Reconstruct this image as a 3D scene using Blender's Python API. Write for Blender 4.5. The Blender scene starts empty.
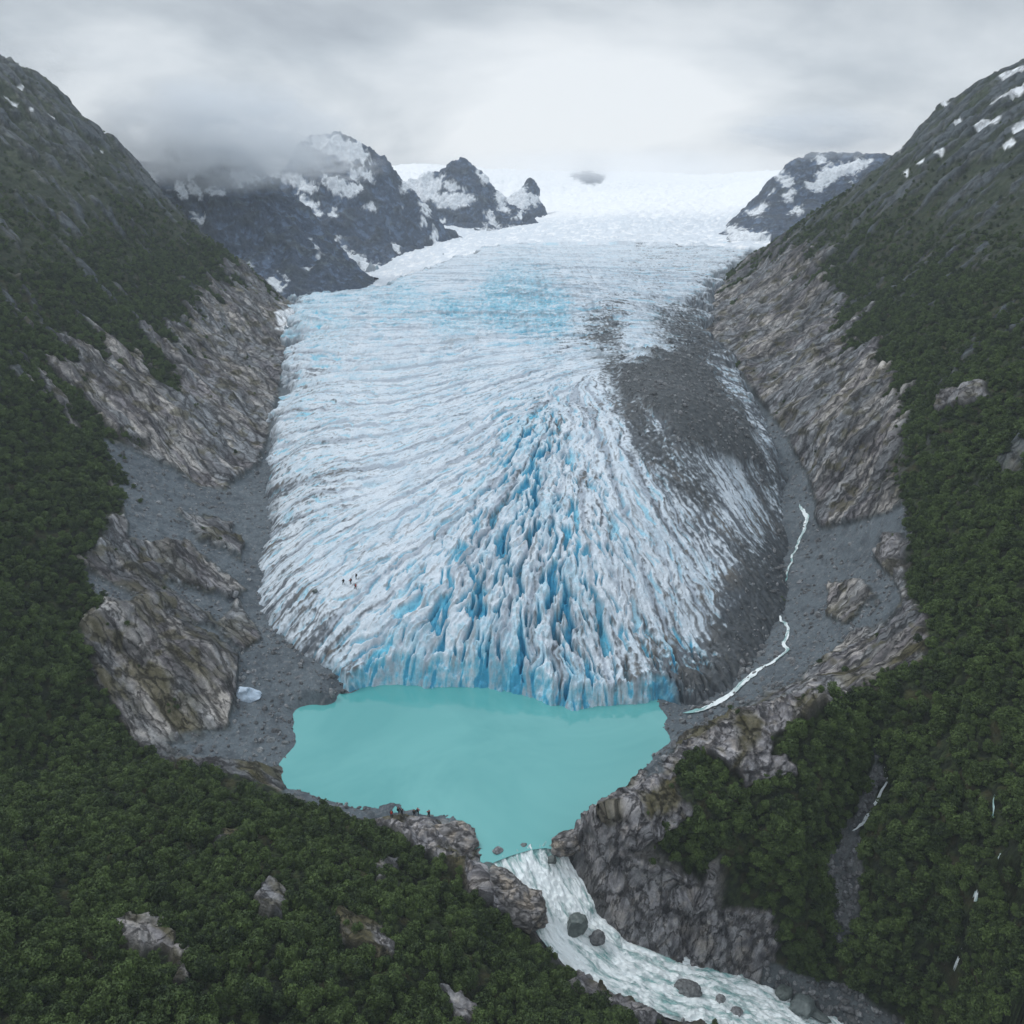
import bpy, math, random, os
import numpy as np
from mathutils import Vector
LOD = float(os.environ.get("SCENE_LOD", "1"))
rs = np.random.RandomState(7)
random.seed(7)
f32 = np.float32
# ------------------------------------------------------------------ camera model
H, F, PITCH = 120.0, 804.0, math.atan(342 / 804)
CP, SP = math.cos(PITCH), math.sin(PITCH)

def world(px, py, z=None, d=None):
    u, v = (px - 512) / F, (py - 512) / F
    if d is None:
        d = (H - z) / (SP + v * CP)
    return (u * d, d * (CP - v * SP), H - d * (SP + v * CP))

def pix(x, y, z):
    zz = H - z
    d = y * CP + zz * SP
    return 512 + F * x / d, 512 + F * (zz * CP - y * SP) / d, d

# ------------------------------------------------------------------ noise
_perm = rs.permutation(256).astype(np.int32)
_perm = np.concatenate([_perm, _perm, _perm])
_g = rs.normal(size=(256, 3)).astype(f32)
_g /= np.linalg.norm(_g, axis=1)[:, None]

def perlin(x, y, z):
    x, y, z = [np.asarray(a, f32) for a in (x, y, z)]
    xi, yi, zi = np.floor(x), np.floor(y), np.floor(z)
    xf, yf, zf = x - xi, y - yi, z - zi
    xi, yi, zi = [a.astype(np.int32) & 255 for a in (xi, yi, zi)]
    fu = lambda t: t * t * t * (t * (t * 6 - 15) + 10)
    u, v, w = fu(xf), fu(yf), fu(zf)
    def gr(ix, iy, iz, dx, dy, dz):
        g = _g[_perm[_perm[_perm[ix] + iy] + iz]]
        return g[..., 0] * dx + g[..., 1] * dy + g[..., 2] * dz
    x1, y1, z1 = (xi + 1) & 255, (yi + 1) & 255, (zi + 1) & 255
    a = gr(xi, yi, zi, xf, yf, zf); b = gr(x1, yi, zi, xf - 1, yf, zf); a += u * (b - a)
    c = gr(xi, y1, zi, xf, yf - 1, zf); d = gr(x1, y1, zi, xf - 1, yf - 1, zf); c += u * (d - c)
    a += v * (c - a)
    e = gr(xi, yi, z1, xf, yf, zf - 1); b = gr(x1, yi, z1, xf - 1, yf, zf - 1); e += u * (b - e)
    c = gr(xi, y1, z1, xf, yf - 1, zf - 1); d = gr(x1, y1, z1, xf - 1, yf - 1, zf - 1); c += u * (d - c)
    e += v * (c - e)
    return (a + w * (e - a)) * 1.6

def fbm(x, y, z, s, o=4, gain=0.5, seed=0.0):
    t, a, k, n = 0, 1.0, 1.0 / s, 0
    for i in range(o):
        t = t + a * perlin(x * k + seed + i * 17.3, y * k + 5.1 * i + seed, z * k + 3.7 * i)
        n += a; a *= gain; k *= 2.03
    return t / n

def ridged(x, y, z, s, o=4, gain=0.55, seed=0.0):
    t, a, k, n = 0, 1.0, 1.0 / s, 0
    for i in range(o):
        t = t + a * (1 - 2.2 * np.abs(perlin(x * k + seed + i * 11.3, y * k + 7.1 * i + seed, z * k + 2.7 * i)))
        n += a; a *= gain; k *= 2.05
    return t / n

def sst(e0, e1, x):
    t = np.clip((x - e0) / (e1 - e0), 0, 1)
    return t * t * (3 - 2 * t)

def mix(a, b, t):
    return a + (b - a) * t

def sdf_poly(X, Y, P, closed=True):
    """signed distance, positive inside"""
    P = np.asarray(P, f32); n = len(P)
    best = np.full(X.shape, 1e12, f32); inside = np.zeros(X.shape, bool)
    for i in range(n if closed else n - 1):
        x0, y0 = P[i]; x1, y1 = P[(i + 1) % n]
        dx, dy = x1 - x0, y1 - y0
        t = np.clip(((X - x0) * dx + (Y - y0) * dy) / (dx * dx + dy * dy + 1e-9), 0, 1)
        best = np.minimum(best, (X - x0 - t * dx) ** 2 + (Y - y0 - t * dy) ** 2)
        if closed and dy != 0:
            c = ((y0 > Y) != (y1 > Y)) & (X < (x1 - x0) * (Y - y0) / dy + x0)
            inside ^= c
    best = np.sqrt(best)
    return np.where(inside, best, -best) if closed else best

# ------------------------------------------------------------------ rbf height field
class RBF:
    def __init__(s, pts, c=5.0, lam=0.02):
        P = np.array(pts, float); s.P = P[:, :2]; s.c = c
        n = len(P)
        D = np.sqrt(((P[:, None, :2] - P[None, :, :2]) ** 2).sum(-1) + c * c)
        A = np.zeros((n + 3, n + 3)); A[:n, :n] = -D - lam * np.eye(n) * -1 * -1
        A[:n, n] = 1; A[:n, n + 1:] = P[:, :2]; A[n, :n] = 1; A[n + 1:, :n] = P[:, :2].T
        s.w = np.linalg.solve(A, np.concatenate([P[:, 2], [0, 0, 0]]))
    def __call__(s, X, Y):
        sh = np.shape(X); X = np.ravel(X).astype(f32); Y = np.ravel(Y).astype(f32)
        out = (s.w[-3] + s.w[-2] * X + s.w[-1] * Y).astype(f32)
        for (x, y), w in zip(s.P, s.w[:-3]):
            out -= f32(w) * np.sqrt((X - f32(x)) ** 2 + (Y - f32(y)) ** 2 + f32(s.c ** 2))
        return out.reshape(sh)

T = []
def tz(*a):
    for px, py, z in a: T.append(world(px, py, z=z))
def td(*a):
    for px, py, d in a: T.append(world(px, py, d=d))
def tw(*a):
    for p in a: T.append(p)
# lake shore (z 0) and bed
SHORE_L = [(352, 693), (338, 697), (312, 706), (291, 722), (297, 740), (278, 765), (285, 786), (320, 800), (365, 812), (385, 815), (432, 822)]
SHORE_R = [(562, 850), (590, 825), (625, 795), (652, 770), (652, 756), (667, 742), (664, 728), (685, 712), (660, 704)]
for x, y in SHORE_L + SHORE_R: tz((x, y, 0.0))
tz((325, 688, 2.6), (305, 697, 1.8), (345, 685, 3.0), (336, 690, 1.6), (322, 694, 1.5), (480, 840, -2.0), (470, 866, 0.4), (500, 852, -1.6), (530, 846, -1.8), (550, 852, -1.2))
for p in [(330, 740), (400, 720), (500, 740), (600, 730), (350, 780), (420, 790), (500, 800), (580, 780), (520, 830), (450, 812)]: tz((p[0], p[1], -7))
for p in [(640, 730), (310, 770), (640, 750)]: tz((p[0], p[1], -3))
# foreground hill on the left
tz((0, 790, 13), (100, 790, 10), (200, 790, 6.5), (270, 792, 3), (0, 850, 18), (110, 850, 15), (200, 850, 12), (300, 850, 9), (360, 840, 4.5),
   (0, 930, 24), (110, 930, 20), (200, 930, 17), (300, 930, 14.5), (400, 925, 10.5), (430, 870, 4), (395, 835, 2.0), (370, 822, 1.2),
   (0, 1024, 31), (110, 1024, 27), (200, 1024, 24), (300, 1024, 19.5), (400, 1024, 14), (500, 1024, 8), (600, 1024, 1), (470, 900, 2.8), (520, 935, 1.2),
   (480, 960, 7), (560, 960, 0.5), (600, 985, -1.5), (655, 1005, -4.5), (690, 1030, -6.5), (525, 908, -1), (505, 885, 1.0), (540, 925, -3.5), (480, 872, 1.6), (425, 822, 0.8), (400, 820, 1.2), (380, 804, -2.5), (398, 805, -2.5), (416, 809, -2.5), (432, 813, -2.5), (445, 822, -2))
tw((-120, 55, 44), (-80, 50, 40), (-40, 50, 31), (0, 55, 17), (25, 55, 6), (-130, 20, 54), (-60, 10, 45), (0, 10, 25), (40, 20, 2), (36, 50, -12), (44, 74, -20), (46, 30, -8), (45, 75, -15))
# river channel
RIVER = [(526, 826, -1.0, 8.5), (530, 842, -0.3, 8.5), (531, 853, -0.3, 8.3), (542, 872, -2.2, 8.2), (560, 900, -5.3, 7.6), (577, 930, -8.2, 7.2), (615, 962, -11.5, 6.6), (672, 985, -14.4, 6.2), (732, 1000, -16.8, 6.0), (788, 1020, -19, 5.8), (835, 1045, -21.6, 6.0), (885, 1085, -24, 6.4)]
for px, py, z, w in RIVER[3:]: tz((px, py, z - 1.6))
# left bank foot
tz((530, 905, -3.4), (548, 932, -6.4), (585, 962, -10), (640, 985, -13.2), (700, 1010, -16), (745, 1028, -18.3), (770, 1060, -20.5))
# right bank: cliff foot
tz((558, 862, -0.6), (566, 880, -2.5), (590, 908, -5.2), (600, 935, -8.0), (640, 945, -11), (690, 958, -13.8), (740, 973, -16.2), (775, 985, -17.6), (830, 1015, -20.3), (880, 1050, -22))
# knob
tz((575, 838, 3), (600, 822, 4.5), (632, 795, 8), (660, 775, 12), (690, 758, 15), (740, 728, 20), (800, 705, 24), (840, 705, 26),
   (570, 858, 3.0), (590, 860, 5.5), (625, 860, 8), (650, 860, 9), (600, 900, -1.5), (620, 905, 0.2), (660, 905, 0.5), (700, 905, 0.5), (735, 912, 0.0),
   (660, 830, 11), (700, 830, 11.5), (700, 790, 15.5), (750, 800, 14.5), (760, 860, 7), (780, 905, 0.5), (800, 850, 8), (810, 780, 17), (850, 750, 21),
   (610, 930, -6.2), (650, 938, -7), (700, 945, -9), (745, 958, -11), (775, 955, -10))
# gully
tz((865, 760, 17), (878, 790, 12), (862, 825, 7), (842, 860, 2.3), (836, 900, -3), (832, 935, -8), (815, 970, -14), (800, 985, -16.5),
   (815, 840, 8.5), (812, 890, 0.5), (885, 850, 11), (870, 900, 1.5), (868, 940, -4), (900, 790, 18.5))
# right slope
tz((900, 985, -6), (865, 1010, -14), (960, 960, 6), (1024, 1024, 8), (940, 1024, -7), (1024, 900, 21), (950, 850, 15), (1024, 800, 28), (950, 750, 25.5), (1024, 700, 36), (950, 650, 34), (1024, 600, 43.5), (900, 700, 27),
   (900, 620, 27), (950, 560, 37), (1024, 500, 52), (900, 520, 33), (950, 470, 47), (900, 450, 42), (860, 560, 19), (860, 640, 17), (830, 620, 12), (800, 680, 13), (845, 690, 23.5), (770, 700, 12), (735, 712, 10))
td((1024, 400, 215), (1024, 300, 270), (1024, 200, 360), (900, 400, 270), (850, 480, 262), (850, 380, 310), (900, 300, 350), (850, 300, 398), (800, 300, 430), (750, 300, 468), (900, 200, 430), (850, 230, 455), (800, 240, 500), (760, 270, 520),
   (960, 300, 300), (960, 200, 400), (1000, 120, 440), (960, 400, 235), (800, 400, 320), (800, 350, 370), (760, 350, 395), (830, 440, 285))
tw((120, 80, 40), (150, 120, 62), (110, 40, 30), (140, 10, 40), (190, 160, 88), (240, 220, 118), (210, 100, 100))
# right valley side foot
tz((700, 713, 0.4), (735, 690, 2), (760, 665, 4), (790, 610, 6), (800, 545, 9), (790, 480, 16), (760, 420, 24), (725, 360, 31), (702, 312, 38), (680, 735, 1.5), (720, 725, 3), (700, 745, 5), (665, 765, 3.5), (690, 725, 0.8))
# right skyline and behind
SKR = [(1040, 55, 520), (1024, 65, 522), (985, 82, 530), (942, 105, 536), (912, 140, 545), (890, 163, 550), (862, 190, 553), (812, 217, 558), (777, 243, 563), (745, 262, 567), (712, 290, 572)]
td(*SKR)
for px, py, d in SKR:
    x, y, z = world(px, py, d=d); tw((x + 10, y + 60, z - 45), (x + 30, y + 130, z - 70))
# left wall
td((0, 200, 374), (0, 300, 300), (0, 400, 245), (0, 500, 210), (0, 600, 180), (0, 700, 163), (0, 765, 158), (100, 200, 430), (100, 300, 345), (100, 400, 285), (100, 500, 235), (100, 560, 215), (0, 120, 450),
   (60, 150, 455), (150, 250, 440), (200, 300, 410), (250, 300, 450), (150, 300, 380), (200, 250, 465), (50, 300, 322), (50, 450, 245), (60, 620, 195), (60, 720, 172),
   (150, 400, 300), (200, 380, 340), (240, 420, 325), (250, 345, 410), (150, 470, 268), (200, 480, 280), (200, 430, 305), (170, 620, 206), (150, 560, 226), (200, 560, 232), (110, 610, 196), (120, 660, 191))
tz((150, 770, 4.5), (80, 772, 8), (130, 730, 6.5), (200, 745, 2.8), (230, 770, 2.8), (255, 775, 1.8), (230, 700, 4.5), (180, 690, 9.5), (240, 640, 7.5), (200, 650, 11.5), (270, 735, 1.2), (290, 690, 2.6), (240, 725, 2.5))
tz((300, 670, 4), (240, 600, 7), (250, 560, 9), (258, 520, 13), (262, 480, 17), (268, 430, 24), (285, 350, 33), (290, 310, 40), (325, 695, 2.2))
tw((-170, 60, 64), (-160, 110, 50), (-220, 200, 95), (-180, 10, 70), (-260, 300, 128), (-300, 220, 150))
SKL = [(-20, 52, 545), (0, 61, 540), (45, 78, 535), (75, 113, 528), (115, 140, 522), (150, 180, 515), (180, 213, 508), (215, 245, 500), (245, 265, 492), (272, 292, 485)]
td(*SKL)
for px, py, d in SKL:
    x, y, z = world(px, py, d=d); tw((x - 5, y + 60, z - 45), (x - 15, y + 130, z - 70))
# bed under the glacier
G = []
def gz(*a):
    for px, py, z in a: G.append(world(px, py, z=z))
gz((345, 690, 3), (390, 676, 3.8), (420, 674, 4.2), (470, 674, 4.6), (520, 682, 4.8), (570, 696, 4.5), (610, 694, 4.2), (655, 690, 5), (690, 690, 4),
   (500, 640, 11), (500, 600, 17), (500, 550, 24), (500, 500, 31), (500, 450, 38), (500, 400, 44.5), (500, 350, 50), (500, 320, 52.5), (500, 300, 57), (500, 270, 60), (500, 252, 61),
   (400, 640, 10), (400, 600, 16), (400, 550, 22), (400, 500, 28), (400, 450, 35), (400, 400, 41), (400, 350, 47), (400, 320, 51), (400, 298, 55), (400, 280, 57),
   (600, 640, 10), (600, 600, 17), (600, 550, 25), (600, 500, 32), (600, 450, 39), (600, 400, 44.5), (600, 350, 50.5), (600, 320, 53), (600, 300, 57), (600, 270, 60), (600, 245, 61),
   (300, 640, 7), (290, 600, 11.5), (300, 550, 16.5), (300, 500, 22), (300, 450, 29), (300, 400, 35.5), (305, 350, 41.5), (305, 320, 46.5), (320, 300, 49.5),
   (262, 600, 7.5), (262, 570, 9.5), (275, 520, 15), (270, 465, 20.5), (285, 400, 30), (292, 340, 38), (330, 665, 4.5), (285, 640, 5.5),
   (700, 640, 6.5), (700, 600, 13), (700, 550, 20), (700, 500, 28), (680, 450, 38), (680, 400, 46), (660, 350, 50), (650, 320, 51.5), (650, 300, 53.5), (700, 270, 56), (680, 250, 59), (650, 240, 61), (730, 242, 62),
   (745, 500, 22), (740, 450, 31), (725, 400, 37.5), (700, 360, 43), (700, 330, 42), (770, 560, 13), (760, 600, 9.5), (740, 650, 5.5), (785, 560, 9), (765, 470, 23), (780, 620, 6), (720, 680, 4), (775, 520, 14),
   (760, 238, 62), (640, 237, 64), (560, 240, 62.5), (450, 258, 60), (380, 285, 55))
for x, y, z in G:
    if 225 < y < 470 and abs(x - 0.02 * y) < 62 + 0.08 * (y - 225): T.append((x, y, z - 16))
tz((400, 600, 0), (500, 600, -4), (600, 600, 0), (450, 660, -9), (550, 670, -9), (500, 700, -9))
tw((-60, 560, 30), (40, 560, 30), (-60, 700, 30), (60, 700, 30), (0, 480, 38))
# drop near-duplicate controls
def dedupe(P, r=2.0):
    out = []
    for p in P:
        if all((p[0] - q[0]) ** 2 + (p[1] - q[1]) ** 2 > r * r for q in out): out.append(p)
    return out
T = dedupe(T, 1.6); G = dedupe(G, 2.5)
terr = RBF(T, c=3.0); glac = RBF(G, c=6.0)

# ------------------------------------------------------------------ mesh helpers
C = bpy.context.scene.collection
def link_mesh(name, V, Fa, mat, parent=None, smooth=True, cols=None, attrs=None):
    me = bpy.data.meshes.new(name)
    V = np.asarray(V, f32).reshape(-1, 3); Fa = np.asarray(Fa, np.int32)
    me.vertices.add(len(V)); me.vertices.foreach_set("co", V.ravel())
    k = Fa.shape[1]
    me.loops.add(Fa.size); me.loops.foreach_set("vertex_index", Fa.ravel())
    me.polygons.add(len(Fa)); me.polygons.foreach_set("loop_start", np.arange(0, Fa.size, k, dtype=np.int32))
    me.polygons.foreach_set("loop_total", np.full(len(Fa), k, np.int32))
    me.polygons.foreach_set("use_smooth", np.full(len(Fa), smooth, bool))
    me.update(calc_edges=True)
    if cols is not None:
        ca = me.color_attributes.new("Col", 'FLOAT_COLOR', 'POINT')
        c4 = np.ones((len(V), 4), f32); c4[:, :3] = np.clip(cols.reshape(-1, 3), 0, 1); ca.data.foreach_set("color", c4.ravel())
    for n, a in (attrs or {}).items():
        at = me.attributes.new(n, 'FLOAT', 'POINT'); at.data.foreach_set("value", np.asarray(a, f32).ravel())
    if mat: me.materials.append(mat)
    o = bpy.data.objects.new(name, me); C.objects.link(o); o.parent = parent
    return o

def grid_faces(nr, nc):
    i = np.arange(nr * nc, dtype=np.int32).reshape(nr, nc)
    return np.stack([i[:-1, :-1], i[:-1, 1:], i[1:, 1:], i[1:, :-1]], -1).reshape(-1, 4)

def grid_normals(X, Y, Z):
    P = np.stack([X, Y, Z], -1)
    du = np.gradient(P, axis=1); dv = np.gradient(P, axis=0)
    n = np.cross(du, dv); n /= np.linalg.norm(n, axis=-1, keepdims=True) + 1e-9
    return n

def blur(A, r, n=2):
    for _ in range(n):
        for ax in (0, 1):
            k = 2 * r + 1
            pad = [(r + 1, r) if i == ax else (0, 0) for i in range(2)]
            c = np.cumsum(np.pad(A, pad, mode='edge'), axis=ax, dtype=np.float64)
            A = ((np.take(c, range(k, c.shape[ax]), axis=ax) - np.take(c, range(0, c.shape[ax] - k), axis=ax)) / k).astype(f32)
    return A

def rgb(r, g, b):
    f = lambda c: (c / 255 / 12.92) if c < 11 else ((c / 255 + .055) / 1.055) ** 2.4
    return np.array([f(r), f(g), f(b)], f32)

def tag(o, label, cat, group=None, kind=None):
    if label: o['label'] = label
    if cat: o['category'] = cat
    if group: o['group'] = group
    if kind: o['kind'] = kind
    return o

# ------------------------------------------------------------------ materials
def nodes(name):
    m = bpy.data.materials.new(name); m.use_nodes = True
    nt = m.node_tree; nt.nodes.clear()
    return m, nt, nt.nodes, nt.links
def N(nt, t, **kw):
    n = nt.nodes.new(t)
    for k, v in kw.items():
        if k == 'ins':
            for a, b in v.items(): n.inputs[a].default_value = b
        else: setattr(n, k, v)
    return n

def surface_mat(name, rough=0.9, fine=3.0, fine_amt=0.25, bump=0.4, bump_scale=1.5, stretch=None, spec=0.3, bdist=0.3, sss=0.0):
    m, nt, ns, L = nodes(name)
    out = N(nt, 'ShaderNodeOutputMaterial'); p = N(nt, 'ShaderNodeBsdfPrincipled', ins={'Roughness': rough, 'Specular IOR Level': spec})
    at = N(nt, 'ShaderNodeAttribute', attribute_name='Col')
    geo = N(nt, 'ShaderNodeTexCoord')
    src = geo.outputs['Object']
    n1 = N(nt, 'ShaderNodeTexNoise', ins={'Scale': fine, 'Detail': 6.0, 'Roughness': 0.65}); L.new(src, n1.inputs['Vector'])
    mr = N(nt, 'ShaderNodeMapRange', ins={'From Min': 0.3, 'From Max': 0.7, 'To Min': 1 - fine_amt, 'To Max': 1 + fine_amt}); L.new(n1.outputs['Fac'], mr.inputs['Value'])
    mx = N(nt, 'ShaderNodeVectorMath', operation='SCALE'); L.new(at.outputs['Color'], mx.inputs[0]); L.new(mr.outputs[0], mx.inputs['Scale'])
    L.new(mx.outputs[0], p.inputs['Base Color'])
    n2 = N(nt, 'ShaderNodeTexNoise', ins={'Scale': bump_scale, 'Detail': 8.0, 'Roughness': 0.7}); L.new(src, n2.inputs['Vector'])
    b = N(nt, 'ShaderNodeBump', ins={'Strength': bump, 'Distance': bdist}); L.new(n2.outputs['Fac'], b.inputs['Height']); L.new(b.outputs[0], p.inputs['Normal'])
    L.new(p.outputs[0], out.inputs[0])
    return m
def rock_mat(name):
    m, nt, ns, L = nodes(name)
    out = N(nt, 'ShaderNodeOutputMaterial'); p = N(nt, 'ShaderNodeBsdfPrincipled', ins={'Roughness': .9, 'Specular IOR Level': .25})
    at = N(nt, 'ShaderNodeAttribute', attribute_name='Col'); rc = N(nt, 'ShaderNodeAttribute', attribute_name='rc'); rk_ = N(nt, 'ShaderNodeAttribute', attribute_name='rock')
    tc = N(nt, 'ShaderNodeTexCoord')
    n1 = N(nt, 'ShaderNodeTexNoise', ins={'Scale': 2.2, 'Detail': 8.0, 'Roughness': 0.7}); L.new(tc.outputs['Object'], n1.inputs['Vector'])
    n3 = N(nt, 'ShaderNodeTexNoise', ins={'Scale': .9, 'Detail': 10.0, 'Roughness': 0.75, 'Distortion': .4}); L.new(rc.outputs['Vector'], n3.inputs['Vector'])
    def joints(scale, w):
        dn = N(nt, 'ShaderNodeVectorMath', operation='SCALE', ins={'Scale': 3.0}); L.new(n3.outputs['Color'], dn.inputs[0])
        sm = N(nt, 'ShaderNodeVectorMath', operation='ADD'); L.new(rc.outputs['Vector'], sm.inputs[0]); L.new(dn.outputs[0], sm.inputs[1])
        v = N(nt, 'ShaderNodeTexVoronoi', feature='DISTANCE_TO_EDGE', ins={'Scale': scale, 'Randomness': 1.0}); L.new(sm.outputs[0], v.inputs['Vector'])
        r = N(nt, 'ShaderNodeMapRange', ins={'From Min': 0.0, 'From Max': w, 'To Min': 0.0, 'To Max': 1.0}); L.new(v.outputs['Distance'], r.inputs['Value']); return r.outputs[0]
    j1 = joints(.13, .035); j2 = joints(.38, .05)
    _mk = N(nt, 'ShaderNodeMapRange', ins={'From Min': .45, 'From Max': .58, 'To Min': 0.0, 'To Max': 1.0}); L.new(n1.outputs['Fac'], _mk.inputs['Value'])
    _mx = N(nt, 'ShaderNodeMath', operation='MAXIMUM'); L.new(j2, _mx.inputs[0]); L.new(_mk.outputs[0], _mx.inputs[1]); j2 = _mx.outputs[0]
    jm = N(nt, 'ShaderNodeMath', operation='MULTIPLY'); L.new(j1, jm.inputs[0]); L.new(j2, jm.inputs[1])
    def mrange(x, a, b, c_, d_):
        r = N(nt, 'ShaderNodeMapRange', ins={'From Min': a, 'From Max': b, 'To Min': c_, 'To Max': d_}); L.new(x, r.inputs['Value']); return r.outputs[0]
    def mul(a, b):
        r = N(nt, 'ShaderNodeMath', operation='MULTIPLY'); L.new(a, r.inputs[0]); L.new(b, r.inputs[1]); return r.outputs[0]
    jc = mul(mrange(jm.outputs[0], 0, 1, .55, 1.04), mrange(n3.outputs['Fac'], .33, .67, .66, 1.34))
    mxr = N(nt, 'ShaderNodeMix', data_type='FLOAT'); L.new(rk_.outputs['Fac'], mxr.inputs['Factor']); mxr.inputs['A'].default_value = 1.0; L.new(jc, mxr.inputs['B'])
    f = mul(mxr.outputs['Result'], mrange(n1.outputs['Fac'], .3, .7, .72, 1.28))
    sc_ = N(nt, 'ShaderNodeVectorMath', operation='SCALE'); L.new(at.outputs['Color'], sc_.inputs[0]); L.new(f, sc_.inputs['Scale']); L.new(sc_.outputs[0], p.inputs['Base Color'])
    n2 = N(nt, 'ShaderNodeTexNoise', ins={'Scale': 1.1, 'Detail': 9.0, 'Roughness': 0.72}); L.new(tc.outputs['Object'], n2.inputs['Vector'])
    b = N(nt, 'ShaderNodeBump', ins={'Strength': .7, 'Distance': .5}); L.new(n2.outputs['Fac'], b.inputs['Height'])
    hj = N(nt, 'ShaderNodeMath', operation='MULTIPLY_ADD', ins={1: .6}); L.new(n3.outputs['Fac'], hj.inputs[0]); L.new(mul(jm.outputs[0], rk_.outputs['Fac']), hj.inputs[2])
    b2 = N(nt, 'ShaderNodeBump', ins={'Strength': .8, 'Distance': .8}); L.new(hj.outputs[0], b2.inputs['Height']); L.new(b.outputs[0], b2.inputs['Normal']); L.new(b2.outputs[0], p.inputs['Normal'])
    L.new(p.outputs[0], out.inputs[0])
    return m
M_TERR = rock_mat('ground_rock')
M_SNOW = surface_mat('snow_surface', rough=.7, fine=.2, fine_amt=.05, bump=.25, bump_scale=.12, bdist=1.0)
M_MTN = surface_mat('mountain_rock', fine=0.35, fine_amt=0.25, bump=0.7, bump_scale=0.25, bdist=2.0)
M_ICE = surface_mat('glacier_ice', rough=0.6, fine=1.6, fine_amt=0.16, bump=0.5, bump_scale=1.6, bdist=0.22, spec=0.4)

def plain(name, col, rough=0.8, amt=0.2, scale=3.0, bump=0.3, coord='Object', rnd=0.0, spec=0.3):
    m, nt, ns, L = nodes(name)
    out = N(nt, 'ShaderNodeOutputMaterial'); p = N(nt, 'ShaderNodeBsdfPrincipled', ins={'Roughness': rough, 'Specular IOR Level': spec})
    tc = N(nt, 'ShaderNodeTexCoord')
    n1 = N(nt, 'ShaderNodeTexNoise', ins={'Scale': scale, 'Detail': 6.0, 'Roughness': 0.65}); L.new(tc.outputs[coord], n1.inputs['Vector'])
    mr = N(nt, 'ShaderNodeMapRange', ins={'From Min': 0.3, 'From Max': 0.7, 'To Min': 1 - amt, 'To Max': 1 + amt}); L.new(n1.outputs['Fac'], mr.inputs['Value'])
    hsv = N(nt, 'ShaderNodeHueSaturation', ins={'Color': (*col, 1)})
    val = mr.outputs[0]
    if rnd:
        oi = N(nt, 'ShaderNodeObjectInfo')
        m2 = N(nt, 'ShaderNodeMapRange', ins={'To Min': 1 - rnd, 'To Max': 1 + rnd}); L.new(oi.outputs['Random'], m2.inputs['Value'])
        mu = N(nt, 'ShaderNodeMath', operation='MULTIPLY'); L.new(m2.outputs[0], mu.inputs[0]); L.new(val, mu.inputs[1]); val = mu.outputs[0]
        wn = N(nt, 'ShaderNodeTexWhiteNoise', noise_dimensions='1D'); L.new(oi.outputs['Random'], wn.inputs['W'])
        m3 = N(nt, 'ShaderNodeMapRange', ins={'To Min': 0.47, 'To Max': 0.53}); L.new(wn.outputs['Value'], m3.inputs['Value']); L.new(m3.outputs[0], hsv.inputs['Hue'])
    L.new(val, hsv.inputs['Value']); L.new(hsv.outputs[0], p.inputs['Base Color'])
    if bump:
        b = N(nt, 'ShaderNodeBump', ins={'Strength': bump, 'Distance': 0.35 if bump >= 1 else .1}); L.new(n1.outputs['Fac'], b.inputs['Height']); L.new(b.outputs[0], p.inputs['Normal'])
    L.new(p.outputs[0], out.inputs[0])
    return m

# ------------------------------------------------------------------ TERRAIN
def px_poly(Xp, Yp, D, P, dr=(0, 1e9)):
    """signed pixel distance (+ inside) of traced region, limited to a depth range"""
    s = sdf_poly(Xp, Yp, P)
    return np.where((D > dr[0]) & (D < dr[1]), s, -500)

ncol, nrow = int(1300 * LOD), int(1750 * LOD)
_yy = np.exp(np.linspace(math.log(28), math.log(690), 6000))
_dn = 1 + 2.6 * np.exp(-((_yy - 104) / 16) ** 2) + 0.5 * np.exp(-((_yy - 290) / 120) ** 2)
_cdf = np.cumsum(_dn); _cdf = (_cdf - _cdf[0]) / (_cdf[-1] - _cdf[0])
a = np.linspace(-1.12, 1.12, ncol); ly = np.interp(np.linspace(0, 1, nrow), _cdf, _yy)
X = (a[None, :] * (60 + 0.55 * ly[:, None])).astype(f32); Y = np.repeat(ly[:, None], ncol, 1).astype(f32)
wx = fbm(X, Y, Y * 0, 14, 3, seed=3) * 2.2; wy = fbm(X, Y, Y * 0, 14, 3, seed=9) * 2.2
Z0 = terr(X + wx, Y + wy)
# the river has cut its own channel
RP = [(*world(px, py, z=z), w) for px, py, z, w in RIVER]
lim = np.full(X.shape, 1e3, f32); dch = np.full(X.shape, 1e3, f32)
for (x0, y0, z0, w0), (x1, y1, z1, w1) in zip(RP[:-1], RP[1:]):
    t = np.clip(((X - x0) * (x1 - x0) + (Y - y0) * (y1 - y0)) / ((x1 - x0) ** 2 + (y1 - y0) ** 2), 0, 1)
    dd_ = np.hypot(X - x0 - t * (x1 - x0), Y - y0 - t * (y1 - y0)); cr_ = (x1 - x0) * (Y - y0) - (y1 - y0) * (X - x0)   # >0: left of flow (right bank in view)
    w_ = (w0 + (w1 - w0) * t) * .8; zz_ = z0 + (z1 - z0) * t
    far_ = cr_ > 0
    l_ = zz_ - 1.6 + np.maximum(dd_ - w_ - wx * .5, 0) * np.where(far_, 6, .7) + np.maximum(dd_ - w_ - 9, 0) * np.where(far_, 9, .3)
    lim = np.where((dd_ < dch), l_, lim); dch = np.minimum(dch, dd_)
Z0 = np.where(Y < 127, np.minimum(Z0, lim), Z0)
PX, PY, D = pix(X, Y, Z0)
nz = fbm(X, Y, Z0, 9, 4, seed=21); nzf = fbm(X, Y, Z0, 2.5, 3, seed=33)
warp = (nz * 8 + nzf * 4) * F / D * 0.35
def region(P, soft=2.0, dr=(0, 1e9), k=1.0, st=False):
    s = px_poly(PX, PY, D, P, dr) + (warpS if st else warp) * k
    return sst(-soft, soft, s)
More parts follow.
